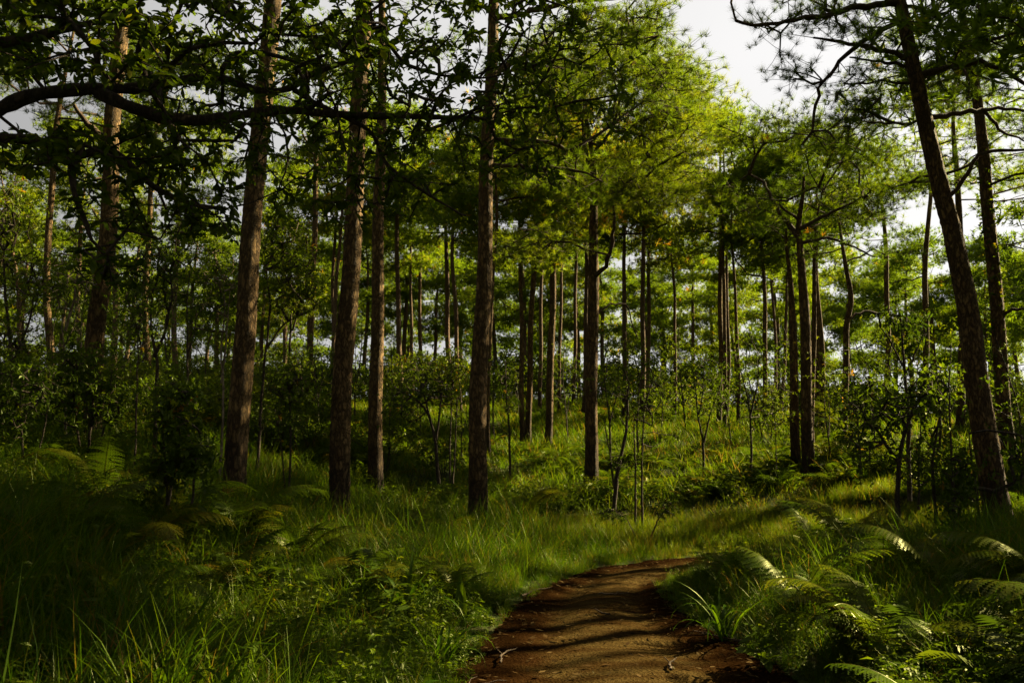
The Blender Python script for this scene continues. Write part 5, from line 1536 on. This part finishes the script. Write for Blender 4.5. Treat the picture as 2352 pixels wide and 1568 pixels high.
# meadow grass farther off
x, y, d = lay(field(14000, 15, 56), .3)
z = ground_z(x, y); n = len(x)
sc = rg.uniform(.6, 1.2, n) * np.interp(y, [15, 30, 56], [.85, 1.0, 1.25])
rot = np.stack([rg.normal(0, .1, n), rg.normal(0, .1, n), rg.uniform(0, 6.28, n)], 1)
scatter('meadow_grass', GR_F, np.stack([x, y, z], 1), rot, sc, np.where((((x - 4.6) / 4.6) ** 2 + ((y - 16.3) / 2.6) ** 2 < 1), 4, rg.integers(0, 4, n)), kind='stuff', label='tall soft grass on the slope rising to the ridge', category='grass')  # same patch again: pale clumps stand in for sunlight on the grass
# weeds and herbs between the grass
WD = [weed(740 + k, 7, h, l_, t_) for k, (h, l_, t_) in enumerate([(.4, .07, .45), (.3, .10, .35), (.5, .06, .6), (.22, .12, .5)])]
x, y, d = lay(field(5600, 2.6, 20, power=.8), -.12)
z = ground_z(x, y); n = len(x)
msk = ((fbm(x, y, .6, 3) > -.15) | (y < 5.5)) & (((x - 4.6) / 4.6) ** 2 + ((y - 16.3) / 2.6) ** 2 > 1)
x, y, z, d = x[msk], y[msk], z[msk], d[msk]; n = len(x)
rot = np.stack([rg.normal(0, .15, n), rg.normal(0, .15, n), rg.uniform(0, 6.28, n)], 1)
scatter('undergrowth', WD, np.stack([x, y, z], 1), rot, rg.uniform(.6, 1.3, n) * np.clip(.38 + d, .28, 1), rg.integers(0, 4, n), kind='stuff', label='small leafy weeds growing between the grass', category='undergrowth')
# bracken in the middle distance
FC = [fern_clump(760 + k, ts) for k, ts in enumerate([(.45, .5), (.55, .65), (.5, .78), (.35, .45)])]
x, y, d = lay(field(3800, 4.6, 50, power=.6), .55)
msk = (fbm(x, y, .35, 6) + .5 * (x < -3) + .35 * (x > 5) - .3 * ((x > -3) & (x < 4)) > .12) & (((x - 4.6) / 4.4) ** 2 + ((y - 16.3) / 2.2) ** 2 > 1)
x, y = x[msk], y[msk]; n = len(x)
z = ground_z(x, y)
rot = np.stack([rg.normal(0, .12, n), rg.normal(0, .12, n), rg.uniform(0, 6.28, n)], 1)
scatter('bracken', FC, np.stack([x, y, z], 1), rot, rg.uniform(.6, 1.15, n), rg.integers(0, 4, n), kind='stuff', label='green and rusty bracken spreading under the pines', category='bracken')

# sticks and a few stones lying about
rg = np.random.default_rng(808)
STK = [('thin stick lying along the left edge of the track', -.05, 6.9, .55, 1.3), ('short forked twig on the bare dirt near the bottom', 1.3, 6.6, .35, 1.2), ('curved stick at the right edge of the track', 2.0, 7.6, .7, 2.4),
       ('small dark twig on the track just before the bend', 1.3, 10.2, .4, .1), ('fallen stick half in the grass at the inside of the bend', .3, 10.4, .8, 1.0), ('broken twig in the middle of the shaded stretch', 1.0, 8.9, .3, 2.0),
       ('bent dry stalk lying over the left verge at the bottom', -.35, 5.9, .7, .5)]
for lb, x0, y0, L, a in STK:
    z0 = float(hsm(x0, y0)) + .035
    t = thing('fallen_stick', lb, 'stick', (x0, y0, z0), group='fallen sticks')
    n_ = 12; s_ = np.linspace(-.5, .5, n_)
    p = np.stack([s_ * L, .06 * L * np.sin(s_ * 5 + a), .012 + .02 * s_ ** 2], 1) + rg.normal(0, .004, (n_, 3))
    ca, sa = math.cos(a), math.sin(a)
    Rz = np.array([[ca, -sa, 0], [sa, ca, 0], [0, 0, 1]])
    V, F = tube(p @ Rz.T, np.linspace(.013, .004, n_) * (1 + rg.normal(0, .12, n_)), 6)
    ob('stick', mk_mesh('stick', V, F, M['twig'], smooth=True), t)
    q_ = np.array([p[6], p[6] + [.10 * L, .12 * L, .03], p[6] + [.2 * L, .17 * L, .03]])
    V, F = tube(q_ @ Rz.T, [.005, .004, .002], 4)
    ob('side_twig', mk_mesh('side_twig', V, F, M['twig'], smooth=True), t)

# litter on the track: dead leaves, needles and twigs
acc = Acc()
n = 6000
t_ = rg.random(n); vv = rg.beta(.4, .4, n)
k_ = (t_ * 115).astype(int)
C = DL[k_] * (1 - vv)[:, None] + DR[k_] * vv[:, None] + rg.normal(0, .08, (n, 2))
zz = hsm(C[:, 0], C[:, 1]) + .03
Cx = np.stack([C[:, 0], C[:, 1], zz], 1)
a = rg.uniform(0, 6.28, n); L = rg.uniform(.012, .05, n); w = np.where(rg.random(n) < .6, .004, L * .45)
dx = np.stack([np.cos(a) * L, np.sin(a) * L, rg.uniform(-.004, .012, n)], 1); dy = np.stack([-np.sin(a) * w, np.cos(a) * w, rg.uniform(-.003, .003, n)], 1)
V = np.stack([Cx - dx, Cx - dy, Cx + dx, Cx + dy], 1).reshape(-1, 3)
acc.add(V, np.arange(n * 4).reshape(-1, 4), np.repeat(rg.random(n), 4))
ob('leaf_litter', acc.mesh('leaf_litter', [M['litter']]), kind='stuff', label='dead pine needles and leaves strewn over the dirt track', category='litter')
for o_ in scene.objects:
    if o_.get('label') and len(o_['label'].split()) > 16:
        print('LONG', o_['label'])
